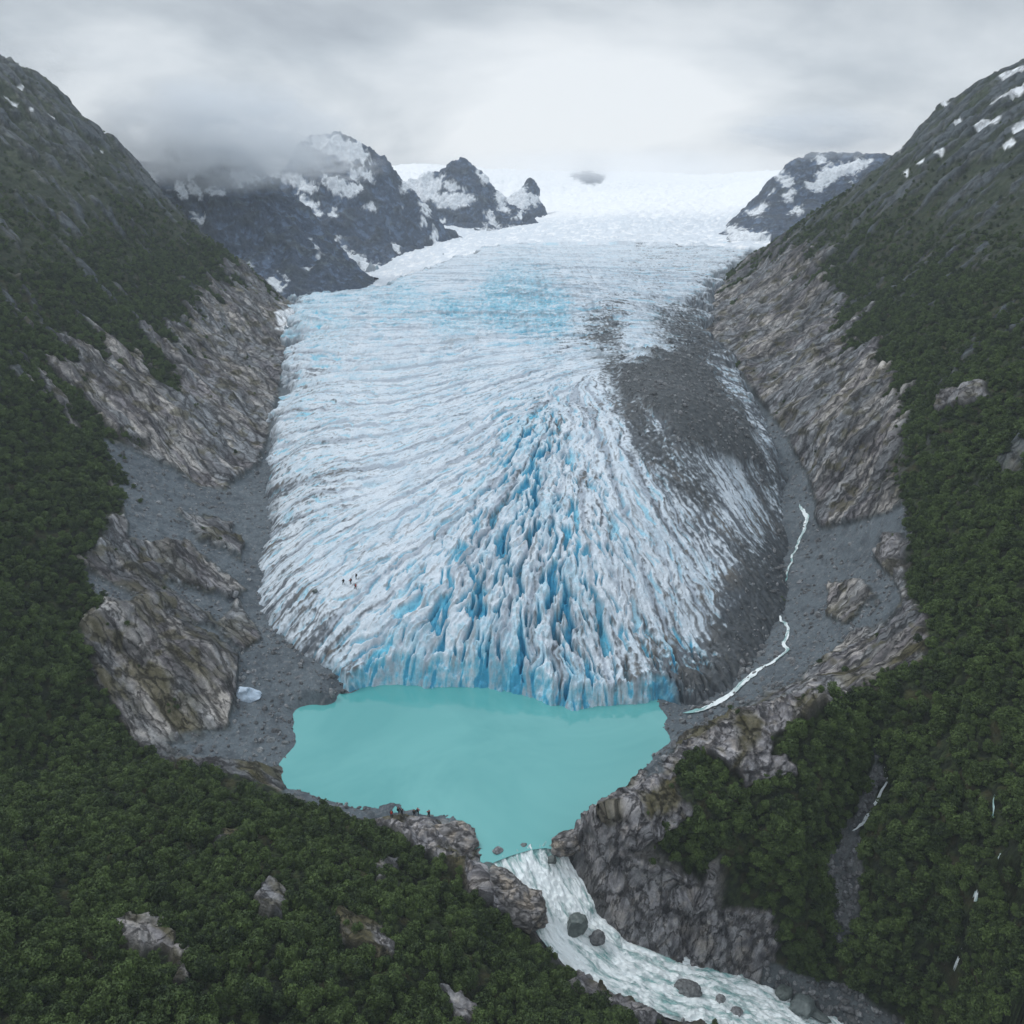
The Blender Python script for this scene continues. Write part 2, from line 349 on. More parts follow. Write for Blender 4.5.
# base class everywhere: forest; then overrides
n_big = fbm(X, Y, Z0, 45, 4, seed=55); Ldir = np.array([54, -45, -36.]) ; Ldir /= np.linalg.norm(Ldir)
Rdir = np.array([-40, -25, -38.]); Rdir /= np.linalg.norm(Rdir)
def aniso(X, Y, Z, d, k):
    """compress coordinates along d so that noise streaks along it"""
    t = X * d[0] + Y * d[1] + Z * d[2]
    return X - t * d[0] * (1 - 1 / k), Y - t * d[1] * (1 - 1 / k), Z - t * d[2] * (1 - 1 / k)
side = sst(-12, 12, X)
AL = aniso(X, Y, Z0, Ldir, 6); AR = aniso(X, Y, Z0, Rdir, 6)
A3 = [mix(l, r, side) for l, r in zip(AL, AR)]
A3p = [mix(l, r, side) for l, r in zip(aniso(X, Y, Z0, Ldir, 2.5), aniso(X, Y, Z0, Rdir, 2.5))]
streak = fbm(*A3, 7, 4, seed=71); streakf = fbm(*A3, 2.2, 3, seed=77)
warpS = warp + streak * 34 * sst(150, 330, D) + streakf * 8
# traced regions (pixel outlines laid onto the surface)
BARE_L = [(245, 262), (225, 285), (205, 300), (190, 335), (160, 345), (170, 385), (120, 360), (60, 343), (45, 365), (70, 400), (115, 440), (130, 500), (80, 560), (100, 600), (80, 640), (100, 690), (130, 735), (165, 760), (200, 778), (285, 790), (330, 700), (420, 690), (300, 600), (300, 480), (330, 300), (280, 290)]
BARE_R = [(690, 300), (760, 255), (800, 245), (840, 300), (850, 340), (890, 370), (905, 430), (900, 500), (915, 540), (905, 580), (930, 640), (915, 665), (850, 695), (770, 720), (700, 745), (650, 800), (650, 700), (780, 600), (740, 400), (690, 340)]
KNOB = [(553, 845), (590, 822), (652, 768), (700, 740), (750, 716), (830, 700), (835, 712), (780, 735), (770, 770), (730, 770), (705, 760), (672, 790), (690, 810), (660, 840), (620, 850), (690, 870), (720, 902), (770, 908), (776, 935), (762, 985), (700, 975), (600, 945), (565, 890)]
LEDGE = [(362, 808), (400, 812), (470, 826), (478, 850), (505, 865), (545, 905), (530, 928), (500, 915), (470, 905), (455, 880), (430, 862), (400, 845), (385, 830)]
patch = fbm(*A3p, 10, 4, .6, seed=95); fz = sst(200, 290, D)
def soft_bare(P, dr):
    s_ = px_poly(PX, PY, D, P, dr) + warpS
    return mix(sst(-4, 4, s_), sst(.42, .58, sst(-42, 42, s_) + patch * .95), fz * (s_ > -60))
bareL = soft_bare(BARE_L, (168, 560)); bareR = soft_bare(BARE_R, (150, 600)); knob = region(KNOB, 2.5, (120, 185), 1.1); ledge = region(LEDGE, 1.5, (125, 185), 0.3)
outc = np.zeros_like(X)
for P in ([(105, 925), (170, 918), (175, 940), (140, 965), (125, 950)], [(175, 960), (185, 960), (185, 990), (175, 990)], [(255, 885), (285, 888), (290, 925), (262, 935)], [(335, 920), (375, 925), (395, 960), (375, 965), (345, 945)], [(436, 985), (460, 1000), (482, 1030), (455, 1030)], [(215, 838), (232, 838), (230, 847), (216, 847)], [(560, 985), (600, 978), (660, 1005), (650, 1035), (590, 1010)],
          [(375, 862), (395, 858), (400, 872), (380, 880)], [(292, 760), (330, 760), (300, 790)]):
    outc = np.maximum(outc, region(P, 2, (0, 165), 0.9))
for P in ([(735, 755), (790, 752), (800, 775), (745, 790)], [(945, 395), (985, 385), (990, 400), (935, 415)], [(880, 530), (910, 540), (905, 575), (875, 560)]):
    outc = np.maximum(outc, region(P, 2, (0, 400), 0.8))
GULLY = [(870, 725), (888, 765), (884, 800), (862, 830), (862, 870), (858, 915), (845, 950), (828, 925), (828, 870), (842, 830), (862, 790), (866, 740)]
gully = region(GULLY, 2, (110, 185), 1.0)
SHG = [(765, 960), (800, 975), (850, 985), (880, 1010), (930, 1040), (780, 1060), (760, 985)]
shg = region(SHG, 2, (100, 185), 0.25)
# upper slopes: rock/moor streaks above the trees
high = sst(70, 150, Z0 + n_big * 30)          # moor and rock take over with height
hirock = sst(0.03, 0.24, streak * 0.95 + nz * 0.25 + streakf * .25 + (high - 0.5) * 0.26) * sst(34, 66, Z0) * .92
lakeside = sst(2.2, 1.2, Z0 + nz) * (np.abs(X) < 62) * (Y > 113) * (Y < 200)
chan = sst(9.6, 8.2, dch + nz * 2.0) * (Y < 118) * sst(39, 36, X)
bare = np.clip(np.maximum.reduce([bareL, bareR, knob, ledge, outc, gully, shg, lakeside, chan]), 0, 1)
# scree inside the bare country
SCR = [([(70, 560), (100, 600), (250, 640), (240, 600), (215, 560), (235, 520), (262, 500), (260, 470), (300, 300), (340, 300), (340, 720), (280, 770), (215, 770), (165, 745), (230, 735), (235, 700), (235, 660), (170, 620), (120, 590)], (168, 560)),
       ([(100, 440), (130, 450), (200, 485), (225, 490), (265, 460), (270, 500), (240, 530), (215, 520), (180, 515), (240, 545), (235, 580), (245, 640), (180, 600), (130, 545), (120, 500)], (168, 560)),
       ([(690, 330), (720, 350), (760, 400), (790, 440), (810, 480), (820, 530), (870, 520), (905, 505), (912, 540), (880, 560), (905, 600), (890, 620), (850, 640), (800, 680), (740, 712), (690, 745), (655, 800), (640, 700), (760, 600), (700, 380)], (150, 600))]
scree = np.zeros_like(X)
for P, dr in SCR: scree = np.maximum(scree, region(P, 3, dr, 0.5))
lowsh = sst(5.0, 2.0, Z0 + nz * 2) * (D > 160)
scree = np.maximum(scree, lowsh * bare)
# rock ribs poking from scree
for P in ([(178, 512), (215, 520), (245, 545), (240, 560), (200, 540)], [(130, 540), (190, 545), (245, 590), (225, 600), (150, 575)], [(80, 610), (150, 600), (240, 655), (235, 690), (230, 730), (190, 735), (100, 690)],
          [(170, 760), (230, 757), (292, 775), (280, 790), (200, 785)], [(830, 585), (865, 580), (880, 600), (850, 625), (828, 615)], [(235, 605), (262, 640), (240, 655), (215, 630)], [(885, 530), (910, 540), (905, 572), (880, 560)]):
    scree *= 1 - region(P, 2, (150, 400), 0.7)
scree = np.maximum(scree, np.maximum(gully, shg))
rock = bare * (1 - scree)
hirock = hirock * (1 - bare)
rock_all = np.clip(rock + hirock * 0.8, 0, 1)
forest = (1 - bare) * (1 - hirock)
# green creeping on ledges of the bare rock
slopeN = grid_normals(X, Y, Z0)[..., 2]
moss = sst(0.05, 0.35, fbm(*A3, 5, 3, seed=91) + 0.25 * nz + (slopeN - 0.8) * 0.8) * rock * sst(165, 60, D - 100 * (Y < 230))
moss = np.maximum(moss, sst(0.12, 0.3, fbm(X, Y, Z0, 6, 3, seed=93)) * rock * 0.7 * sst(4, 10, Z0))
# geometry: displacement along the normal
nr = grid_normals(X, Y, Z0)
dsp = np.zeros_like(X)
bulge = ridged(*aniso(X, Y, Z0, Ldir, 2.2), 16, 3, seed=101) * (1 - side) + ridged(*aniso(X, Y, Z0, Rdir, 3.0), 14, 3, seed=103) * side
near = sst(260, 150, D)
dsp += rock_all * (bulge * 3.2 * mix(1.0, 0.5, near) + streak * 1.6 * mix(1.0, 0.5, near) + streakf * 0.4)
steps = fbm(X, Y, Z0, 6, 3, seed=105)
ter = (Z0 + steps * 2.2) / 2.1
dsp += rock * (1 - knob) * (1 - chan) * 0.55 * (np.abs((ter % 1) - 0.5) * 2 - 0.5) * (0.5 + 0.5 * sst(0.9, 0.6, slopeN))
kn = knob + ledge + 0.5 * outc + 0.8 * chan * (1 - shg)
XK, YK, ZK = aniso(X, Y, Z0, np.array([0.1, -0.35, 0.93]), 5)
kr1 = ridged(XK, YK, ZK, 4.0, 5, .6, seed=107); kr2 = ridged(X, Y, Z0, 2.2, 4, .6, seed=109)
dsp += np.clip(kn, 0, 1) * (kr1 * 1.2 + kr2 * 0.6 + ridged(X, Y, Z0, 8, 2, seed=108) * 1.6)
hf = ridged(*A3, 1.6, 4, .6, seed=110)
dsp += rock_all * hf * .2
dsp += scree * (fbm(X, Y, Z0, 1.3, 3, seed=111) * 0.35 + ridged(X, Y, Z0, 7, 3, seed=113) * 0.5)
bush = fbm(X, Y, Z0, 1.5, 3, .6, seed=116)
dsp += forest * bush * .8
dsp += forest * (fbm(X, Y, Z0, 10, 4, seed=115) * 1.6 + high * streak * 4.5 + high * fbm(X, Y, Z0, 30, 3, seed=117) * 6)
shore_keep = sst(0.0, 2.5, np.abs(Z0)) * 0.7 + 0.3
dsp *= shore_keep
dsp *= 1 - .9 * sst(9.5, 7.0, dch) * (Y < 127)
X1 = X + nr[..., 0] * dsp; Y1 = Y + nr[..., 1] * dsp; Z1 = Z0 + nr[..., 2] * dsp
# colours
def lay(c, col, t): return c + (np.asarray(col, f32) - c) * t[..., None]
c = np.zeros(X.shape + (3,), f32) + rgb(34, 42, 30); c = lay(c, rgb(58, 70, 42), sst(-.1, .35, bush))
c = lay(c, rgb(70, 66, 44), sst(0.0, 0.4, nzf + nz * .5) * 0.6)                  # undergrowth
mo = fbm(X, Y, Z0, 5, 4, seed=121)
c = lay(c, rgb(55, 66, 52), high * 0.9); c = lay(c, rgb(72, 80, 62), high * sst(-0.05, 0.35, mo)); c = lay(c, rgb(46, 54, 46), high * sst(0.0, 0.3, fbm(*A3, 4, 4, seed=122)))
cr1 = sst(.42, .72, ridged(*A3, 5, 4, .6, seed=124)); cr2 = sst(.40, .75, ridged(*A3, 2.0, 4, .6, seed=126)); cr3 = sst(.45, .8, ridged(X, Y, Z0, 3.2, 4, .6, seed=128))
rk = np.zeros_like(c) + rgb(130, 134, 138)
rk = lay(rk, rgb(163, 159, 154), sst(-0.05, 0.40, fbm(*A3, 14, 3, seed=123) + 0.1))
rk = lay(rk, rgb(112, 108, 112), sst(0.0, 0.3, fbm(*A3, 6, 3, seed=125)) * 0.8)
rk = lay(rk, rgb(58, 58, 60), sst(0.10, 0.38, fbm(*A3, 4.6, 4, seed=127)) * 0.7)
rk = lay(rk, rgb(196, 190, 184), sst(0.10, 0.45, fbm(*A3, 3.4, 4, .6, seed=129)) * 0.7)
rk = lay(rk, rgb(66, 67, 70), cr1 * .6); rk = lay(rk, rgb(76, 76, 78), cr2 * .5); rk = lay(rk, rgb(58, 60, 62), cr3 * .4)
darkk = np.clip(kn, 0, 1)
kc = np.zeros_like(c) + rgb(144, 143, 146)
kc = lay(kc, rgb(72, 71, 76), sst(0.02, 0.4, fbm(XK, YK, ZK, 3, 4, seed=131)) * 0.7)
kc = lay(kc, rgb(158, 150, 142), sst(0.15, 0.5, fbm(X, Y, Z0, 6, 4, seed=133)) * 0.6)
XV, YV, ZV = aniso(X, Y, Z0, np.array([0.05, -0.2, 0.98]), 9); kc = lay(kc, rgb(58, 58, 62), sst(.05, .35, fbm(XV, YV, ZV, 1.5, 4, .6, seed=137)) * .7); kc = lay(kc, rgb(170, 168, 168), sst(.1, .4, fbm(XV, YV, ZV, 1.1, 3, .6, seed=138)) * .5)
kc = lay(kc, rgb(48, 48, 52), sst(.45, .8, kr1) * .65); kc = lay(kc, rgb(56, 54, 58), sst(.45, .8, kr2) * .5); kc = lay(kc, rgb(176, 168, 160), sst(.05, .4, fbm(X, Y, Z0, 1.2, 3, seed=134)) * .4)
rk = rk * (1 - .42 * sst(-.05, .35, fbm(*A3p, 22, 4, .6, seed=139)))[..., None]
rk = rk * (1 - .25 * sst(30, 75, Z0))[..., None]
rk = mix(rk * 1.22, kc * 1.2, darkk[..., None])
rk = mix(rk, np.zeros_like(c) + rgb(78, 88, 98), (hirock * (1 - rock))[..., None] * 0.85)
c = mix(c, rk, rock_all[..., None])
sc = np.zeros_like(c) + rgb(98, 107, 113); sc = lay(sc, rgb(122, 124, 122), np.clip(gully + .5 * shg, 0, 1) * .6); sc = lay(sc, rgb(84, 92, 98), sst(-.1, .3, fbm(X, Y, Z0, 16, 4, .6, seed=140)) * .7)
sc = lay(sc, rgb(128, 130, 132), sst(0.1, 0.4, fbm(X, Y, Z0, 1.0, 3, .65, seed=136)) * 0.7); sc = lay(sc, rgb(74, 80, 86), sst(0.0, 0.4, fbm(X, Y, Z0, 3, 3, seed=135)) * 0.6)
c = mix(c, sc, scree[..., None])
c = lay(c, rgb(78, 74, 44), moss * 0.85)
wet = sst(0.9, 0.1, Z0 - 0.2 * nzf) * (D > 150) * (Y > 95)
c = lay(c, rgb(70, 72, 70), wet * 0.5 * rock_all)
# snow patches on the summits
SNOW = [[(4, 97), (18, 105), (16, 108), (6, 101)], [(11, 84), (24, 88), (22, 90)], [(29, 111), (33, 112), (32, 114)], [(48, 115), (56, 119), (54, 120)], [(96, 146), (103, 152), (101, 153)],
        [(988, 105), (1010, 92), (1024, 84), (1024, 90), (1006, 100), (992, 108)], [(972, 126), (985, 120), (1002, 119), (996, 126), (978, 130)], [(1012, 131), (1024, 122), (1024, 128), (1014, 134)], [(1003, 146), (1012, 139), (1016, 143), (1005, 149)], [(1000, 78), (1024, 68), (1024, 72), (1003, 81)],
        [(954, 124), (961, 120), (962, 123), (957, 127)], [(936, 155), (944, 151), (942, 156)], [(917, 165), (926, 159), (924, 164)], [(902, 173), (908, 170), (906, 174)], [(274, 316), (296, 310), (298, 322), (280, 325)], [(276, 328), (292, 326), (290, 333)],
        [(1030, 60), (1060, 50), (1060, 60)], [(940, 103), (950, 101), (946, 105)], [(894, 152), (904, 149), (900, 154)]]
snow = np.zeros_like(X)
for P in SNOW: snow = np.maximum(snow, sst(-1.0, 1.0, px_poly(PX, PY, D, P) + warp * 0.35 + 0.3))
c = lay(c, rgb(232, 236, 240), snow)
forest *= 1 - snow
TP = np.stack([X1, Y1, Z1], -1)
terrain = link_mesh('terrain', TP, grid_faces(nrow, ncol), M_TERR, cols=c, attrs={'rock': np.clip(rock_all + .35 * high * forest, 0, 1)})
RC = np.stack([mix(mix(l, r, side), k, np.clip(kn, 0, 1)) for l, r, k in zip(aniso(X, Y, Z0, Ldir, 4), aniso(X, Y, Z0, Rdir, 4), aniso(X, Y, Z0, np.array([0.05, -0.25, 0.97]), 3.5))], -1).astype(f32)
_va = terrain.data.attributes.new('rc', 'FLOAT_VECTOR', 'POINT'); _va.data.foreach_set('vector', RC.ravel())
tag(terrain, 'valley sides of bare slab rock, grey scree and green mountain slopes around the lake', 'terrain', kind='structure')

# height lookup on the finished terrain
ly_t = ly.copy(); dly = np.gradient(ly_t)
def ground(x, y):
    r = np.interp(y, ly_t, np.arange(nrow))
    q = (x / (60 + 0.55 * y) / 1.12 * 0.5 + 0.5) * (ncol - 1)
    ri = np.clip(np.asarray(r + .5).astype(int), 0, nrow - 1); ci = np.clip(np.asarray(q + .5).astype(int), 0, ncol - 1)
    return ri, ci
def ray_hit(px, py, d0=70, d1=620):
    ds = np.arange(d0, d1, 0.25)
    P = np.array([world(px, py, d=d) for d in ds])
    ri, ci = ground(P[:, 0], P[:, 1]); z = Z1[ri, ci]
    k = np.argmax(P[:, 2] < z)
    return P[k, 0], P[k, 1], float(z[k])

# ------------------------------------------------------------------ GLACIER
TOE = [(338, 693), (350, 693), (372, 688), (395, 686), (425, 690), (450, 688), (480, 690), (510, 694), (530, 699), (548, 706), (572, 713), (600, 708), (625, 706), (652, 703)]
toeW = [world(x, y, z=0)[:2] for x, y in TOE]
SIDE_R = [(665, 695, 2), (700, 694, 2.5), (728, 684, 3), (755, 662, 4), (785, 628, 5.5), (790, 590, 7), (796, 555, 9), (786, 500, 14), (772, 455, 21), (745, 405, 28), (715, 355, 34), (698, 318, 40), (705, 295, 47), (735, 262, 54), (765, 246, 58), (800, 236, 60)]
SIDE_L = [(560, 232, 64), (485, 248, 61), (440, 263, 59), (385, 284, 55), (330, 294, 49), (296, 302, 44), (291, 335, 36), (284, 380, 31), (278, 420, 26), (268, 460, 19.5), (274, 500, 15.5), (266, 535, 12), (256, 570, 8.7), (254, 600, 6.6), (272, 630, 5), (300, 652, 4), (325, 668, 3.4)]
sideW = [world(x, y, z=z)[:2] for x, y, z in SIDE_R] + [(330, 760), (-200, 760)] + [world(x, y, z=z)[:2] for x, y, z in SIDE_L]
polyW = toeW + sideW
gc, gr = int(1100 * LOD), int(1250 * LOD)
a = np.linspace(-0.60, 0.60, gc); ly = np.exp(np.linspace(math.log(148), math.log(740), gr))
GX = (a[None, :] * (60 + 0.55 * ly[:, None])).astype(f32); GY = np.repeat(ly[:, None], gc, 1).astype(f32)
GZ0 = glac(GX, GY)
# direction field from traced flow lines
ARR = [[(270, 590), (420, 500), (520, 450)], [(285, 640), (380, 560), (460, 510), (530, 450)], [(330, 660), (400, 600), (470, 520), (535, 440)], [(370, 670), (430, 600), (490, 510), (545, 430)], [(410, 680), (455, 600), (510, 500), (548, 430)],
       [(460, 685), (485, 600), (525, 500), (553, 430)], [(500, 690), (512, 600), (540, 500), (556, 425)], [(540, 700), (540, 600), (550, 500), (560, 420)], [(575, 710), (560, 600), (560, 500), (563, 420)], [(615, 700), (585, 600), (572, 500), (568, 420)],
       [(655, 695), (615, 600), (585, 500), (573, 420)], [(700, 680), (650, 590), (605, 500), (580, 420)], [(740, 640), (680, 560), (625, 480), (590, 400)], [(780, 590), (720, 520), (650, 440), (605, 380)], [(790, 540), (740, 460), (680, 400), (620, 340), (600, 300)],
       [(275, 500), (380, 480), (460, 450), (530, 405)], [(285, 440), (400, 425), (480, 400), (540, 375)], [(290, 400), (400, 395), (500, 370), (580, 350)], [(300, 360), (400, 372), (500, 345), (590, 340)], [(300, 320), (400, 330), (500, 330), (600, 325)]]
vx, vy, vt = [], [], []
for L_ in ARR:
    W_ = [world(x, y, d=None, z=float(0)) for x, y in L_]
    W_ = []
    for x, y in L_:
        z = 30.0
        for _ in range(12):
            wpt = world(x, y, z=z); z = 0.5 * z + 0.5 * min(float(glac(np.array([wpt[0]]), np.array([wpt[1]]))[0]), 70)
        W_.append(wpt)
    for p, q in zip(W_[:-1], W_[1:]):
        for t in (0.15, 0.5, 0.85):
            vx.append(p[0] + (q[0] - p[0]) * t); vy.append(p[1] + (q[1] - p[1]) * t); vt.append(math.atan2(q[1] - p[1], q[0] - p[0]))
for yy in range(330, 730, 30):
    for xx in range(-180, 200, 30):
        vx.append(xx); vy.append(yy); vt.append(.55 * math.tanh((xx - 15 - .03 * (yy - 330)) / 90))
vx, vy, vt = map(np.array, (vx, vy, vt))
def dirfield(X, Y):
    c2 = np.zeros(X.shape, f32); s2 = np.zeros(X.shape, f32)
    for x, y, t in zip(vx, vy, vt):
        sc_ = max(5.0, (y - 180) * 0.06 + 5)
        w = 1 / (1e-3 + (((X - x) ** 2 + ((Y - y)) ** 2) / sc_ ** 2) ** 1.6 + 0.3)
        c2 += f32(math.cos(2 * t)) * w; s2 += f32(math.sin(2 * t)) * w
    th = 0.5 * np.arctan2(s2, c2)
    return np.cos(th), np.sin(th)
class Lic:
    def __init__(s, x0, x1, y0, y1, h, scale, length, seed, warpamt=0.35):
        s.x0, s.y0, s.h = x0, y0, h
        gx, gy = np.meshgrid(np.arange(x0, x1, h, dtype=f32), np.arange(y0, y1, h, dtype=f32))
        dx, dy = dirfield(gx[::4, ::4], gy[::4, ::4])
        up = lambda A: np.repeat(np.repeat(A, 4, 0), 4, 1)[:gx.shape[0], :gx.shape[1]]
        # sign is ambiguous: integrate with sign continuity
        dx, dy = up(dx), up(dy)
        wob = fbm(gx, gy, gx * 0, scale * 6, 2, seed=seed + 40) * warpamt * 2
        dx, dy = dx * np.cos(wob) - dy * np.sin(wob), dx * np.sin(wob) + dy * np.cos(wob)
        nv = fbm(gx, gy, gx * 0, scale, 2, 0.6, seed=seed)
        acc = nv.copy(); st = h * 1.1; n = int(length / st); wsum = 1.0
        for sg in (1, -1):
            px_, py_ = gx.copy(), gy.copy(); pdx, pdy = dx * sg, dy * sg
            for k in range(n):
                px_ += pdx * st; py_ += pdy * st
                i = np.clip(((py_ - y0) / h + .5).astype(np.int32), 0, gx.shape[0] - 1); j = np.clip(((px_ - x0) / h + .5).astype(np.int32), 0, gx.shape[1] - 1)
                ndx, ndy = dx[i, j], dy[i, j]; sgn = np.where(ndx * pdx + ndy * pdy < 0, -1, 1).astype(f32)
                pdx, pdy = ndx * sgn, ndy * sgn
                w = 0.5 + 0.5 * math.cos(math.pi * (k + 1) / (n + 1)); acc += nv[i, j] * w
                if sg == 1: wsum += 2 * w
        acc -= acc.mean(); s.A = (acc / acc.std()).astype(f32)
    def __call__(s, X, Y):
        fx = np.clip((X - s.x0) / s.h, 0, s.A.shape[1] - 1.001); fy = np.clip((Y - s.y0) / s.h, 0, s.A.shape[0] - 1.001)
        i, j = fy.astype(np.int32), fx.astype(np.int32); u, v = fx - j, fy - i
        A = s.A
        return (A[i, j] * (1 - u) + A[i, j + 1] * u) * (1 - v) + (A[i + 1, j] * (1 - u) + A[i + 1, j + 1] * u) * v
q = 1 / max(LOD, 0.5)
L1 = Lic(-100, 115, 146, 345, 0.25 * q, 1.75, 5.0, 11, .6)
L2 = Lic(-100, 115, 146, 345, 0.25 * q, 0.9, 3.2, 13, .7)
L3 = Lic(-175, 210, 146, 720, 0.9 * q, 5.5, 16.0, 15)
L4 = Lic(-175, 210, 146, 720, 0.6 * q, 2.0, 6.5, 17, .6)
L6 = Lic(-175, 210, 146, 720, 0.9 * q, 3.2, 34.0, 23, .12)
L7 = Lic(-100, 115, 146, 345, 0.45 * q, 4.2, 9.0, 25, .5)
L5 = Lic(-120, 140, 146, 470, 0.30 * q, 1.0, 11.0, 19, .2)
wobx = fbm(GX, GY, GX * 0, 6, 3, seed=141); woby = fbm(GX, GY, GX * 0, 6, 3, seed=143)
AX, AY = GX + wobx * 2.6, GY + woby * 2.6
l1, l2, l3, l4, l5 = L1(AX, AY), L2(GX, GY), L3(AX, AY), L4(GX, GY), L5(AX, AY)
l6, l7 = L6(AX, AY), L7(AX, AY)
GPX, GPY, GD = pix(GX, GY, GZ0)
def field(pts, sc_=40):
    """blend sparse levels (px,py,value) over the ice"""
    num = np.zeros(GX.shape, f32); den = np.zeros(GX.shape, f32)
    for px, py, v in pts:
        w = 1 / (20 + ((GPX - px) ** 2 + (GPY - py) ** 2)) ** 1.5
        num += w * v; den += w
    return num / den
amp = field([(430, 560, .5), (430, 640, .9), (380, 650, .6), (500, 680, 1), (500, 620, 1.1), (500, 560, 1.05), (560, 600, 1.15), (560, 660, 1.1), (540, 450, .9), (540, 500, 1), (600, 640, .9), (610, 560, .7), (640, 650, .6), (660, 560, .35), (700, 600, .3), (350, 600, .3), (300, 620, .35), (300, 560, .2), (380, 500, .22), (440, 480, .35),
             (300, 480, .2), (400, 430, .18), (500, 400, .35), (600, 440, .35), (650, 500, .25), (300, 400, .25), (400, 360, .15), (500, 350, .15), (600, 370, .15), (350, 315, .5), (450, 310, .7), (520, 312, .7), (590, 318, .5), (640, 310, .3), (450, 280, .1), (600, 260, .1), (760, 560, .2), (720, 480, .15), (300, 330, .4), (680, 270, .1), (600, 500, .6)])
blue = field([(450, 600, .55), (430, 660, .75), (380, 670, .7), (500, 680, .9), (500, 620, .75), (500, 560, .6), (560, 600, .75), (560, 680, .8), (530, 440, .75), (545, 500, .7), (620, 660, .35), (640, 600, .3), (700, 600, .1), (350, 620, .3), (300, 640, .3), (280, 600, .2), (380, 500, .12), (440, 520, .35), (480, 500, .5), (300, 480, .3), (300, 430, .4), (350, 400, .2), (400, 470, .12),
             (450, 420, .2), (600, 440, .2), (600, 500, .3), (400, 350, .1), (500, 360, .1), (600, 370, .05), (320, 320, .55), (400, 305, .6), (450, 310, .7), (500, 308, .8), (550, 312, .8), (590, 320, .45), (640, 310, .25), (450, 275, .0), (600, 255, .25), (600, 280, .0), (760, 560, 0), (720, 480, 0), (345, 680, .8), (680, 676, 1.2), (700, 340, .2), (440, 380, .3), (480, 375, .3), (300, 360, .4), (620, 285, .25)])
dirt = field([(430, 560, .25), (430, 640, .25), (380, 650, .4), (500, 680, .1), (500, 620, .3), (540, 560, .35), (560, 660, .45), (540, 450, .4), (560, 420, .6), (600, 640, .6), (640, 660, .75), (660, 690, .8), (610, 560, .4), (660, 560, .5), (720, 640, .95), (330, 655, .8), (300, 620, .75), (280, 580, .7), (300, 550, .45), (350, 580, .3), (300, 500, .55), (380, 500, .3), (440, 480, .3),
              (300, 440, .45), (280, 480, .75), (275, 530, .8), (400, 430, .25), (500, 400, .35), (560, 380, .35), (600, 440, .4), (640, 500, .5), (290, 380, .55), (400, 350, .15), (500, 350, .15), (590, 360, .25), (350, 310, .15), (450, 300, .05), (560, 300, .2), (500, 270, .15), (600, 250, .2), (655, 260, .6), (680, 290, .4), (720, 260, .5),
              (600, 340, .85), (612, 370, .8), (640, 345, .3), (610, 330, .8), (640, 400, 1.1), (660, 440, .9), (690, 480, .8), (700, 520, .8), (690, 440, 1.0), (740, 540, .85), (700, 570, .6), (770, 600, 1.2), (780, 560, 1.3), (760, 640, 1.5), (730, 675, 1.5), (735, 630, 1.2), (745, 585, 1.15), (770, 540, 1.1), (790, 530, 1.2), (690, 680, 1.2), (700, 660, .9), (760, 480, 1.0), (770, 500, .7), (740, 500, .5), (735, 470, .55), (650, 320, .35),
              (680, 325, .9), (700, 340, 1.1), (665, 320, .8), (690, 310, .8), (700, 300, .7), (620, 600, .4), (760, 540, .6), (720, 560, .65), (735, 590, .9), (750, 610, 1.2), (650, 640, .75), (690, 630, .55), (345, 688, .9), (590, 700, .6)])
MOUND = [(612, 372), (640, 358), (662, 351), (700, 353), (722, 385), (745, 415), (770, 458), (765, 470), (735, 466), (690, 448), (655, 415), (625, 392)]
mound = sst(-7, 9, px_poly(GPX, GPY, GD, MOUND) + fbm(GX, GY, GX * 0, 10, 5, .65, seed=151) * 26)
crev = sst(-0.55, -1.35, l1 * 0.8 + l2 * 0.35)            # deep slots
ridge = sst(0.0, 1.6, l1)
farw = sst(300, 350, GY)
crev_far = sst(-0.35, -1.5, l3 * 0.5 + l4 * 0.7)
big = sst(-0.75, -1.5, l7 + .25 * l2) * (1 - farw) * sst(.35, .8, amp)
crev = mix(crev, crev_far, farw)
amp2 = np.clip(amp, 0, 2) ** 1.5
dn = fbm(GX, GY, GX * 0, 1.6, 4, 0.6, seed=153)
dnb = fbm(GX, GY, GX * 0, 9, 4, 0.6, seed=155)
GZ = GZ0 + dnb * (.45 + 1.0 * amp) - (amp2 * crev * mix(2.1, 3.4, farw) + amp2 * big * 2.5) * (1 - mound) + mix(l1 * 0.28 + l2 * 0.22, l3 * .45 + l4 * .3, farw) * (0.07 + 1.0 * amp2) * (1 - mound * .8) + l6 * (.10 + .35 * farw)
GZ += dn * (0.18 + 0.35 * amp) + mound * (2.0 + fbm(GX, GY, GX * 0, 3, 3, seed=157) * 0.5)
sd = sdf_poly(GX, GY, polyW)
dtoe = sdf_poly(GX, GY, toeW, closed=False)
wt = sst(9, 3, dtoe)
flute = l1 * mix(.2, .12, wt) + fbm(GX, GY, GX * 0, 3.5, 4, seed=161) * 1.6 + fbm(GX, GY, GX * 0, 1.2, 2, seed=163) * 0.5
sdn = sd + flute * mix(1.2, 0.9, wt) + (1 - wt) * fbm(GX, GY, GX * 0, 18, 4, .6, seed=169) * mix(4, 22, sst(230, 420, GY))
h_side = GZ - 2.2 * np.exp(-np.maximum(sdn, 0) / 4) + np.minimum(0, sdn) * 1.2
cn1 = fbm(GX, GY, GZ * 0, 5.5, 4, .6, seed=165); cn2 = fbm(GX, GY, GX * 0, 1.4, 3, .6, seed=166)
h_toe = np.minimum(GZ, -1.6 + (2.3 + 1.6 * cn1) * sdn + cn2 * 1.1)
GZ1 = mix(h_side, h_toe, wt)
GZ1 = np.maximum(GZ1, -6)
cliff = sst(0.5, -0.8, GZ1 - GZ + 0.4) * wt
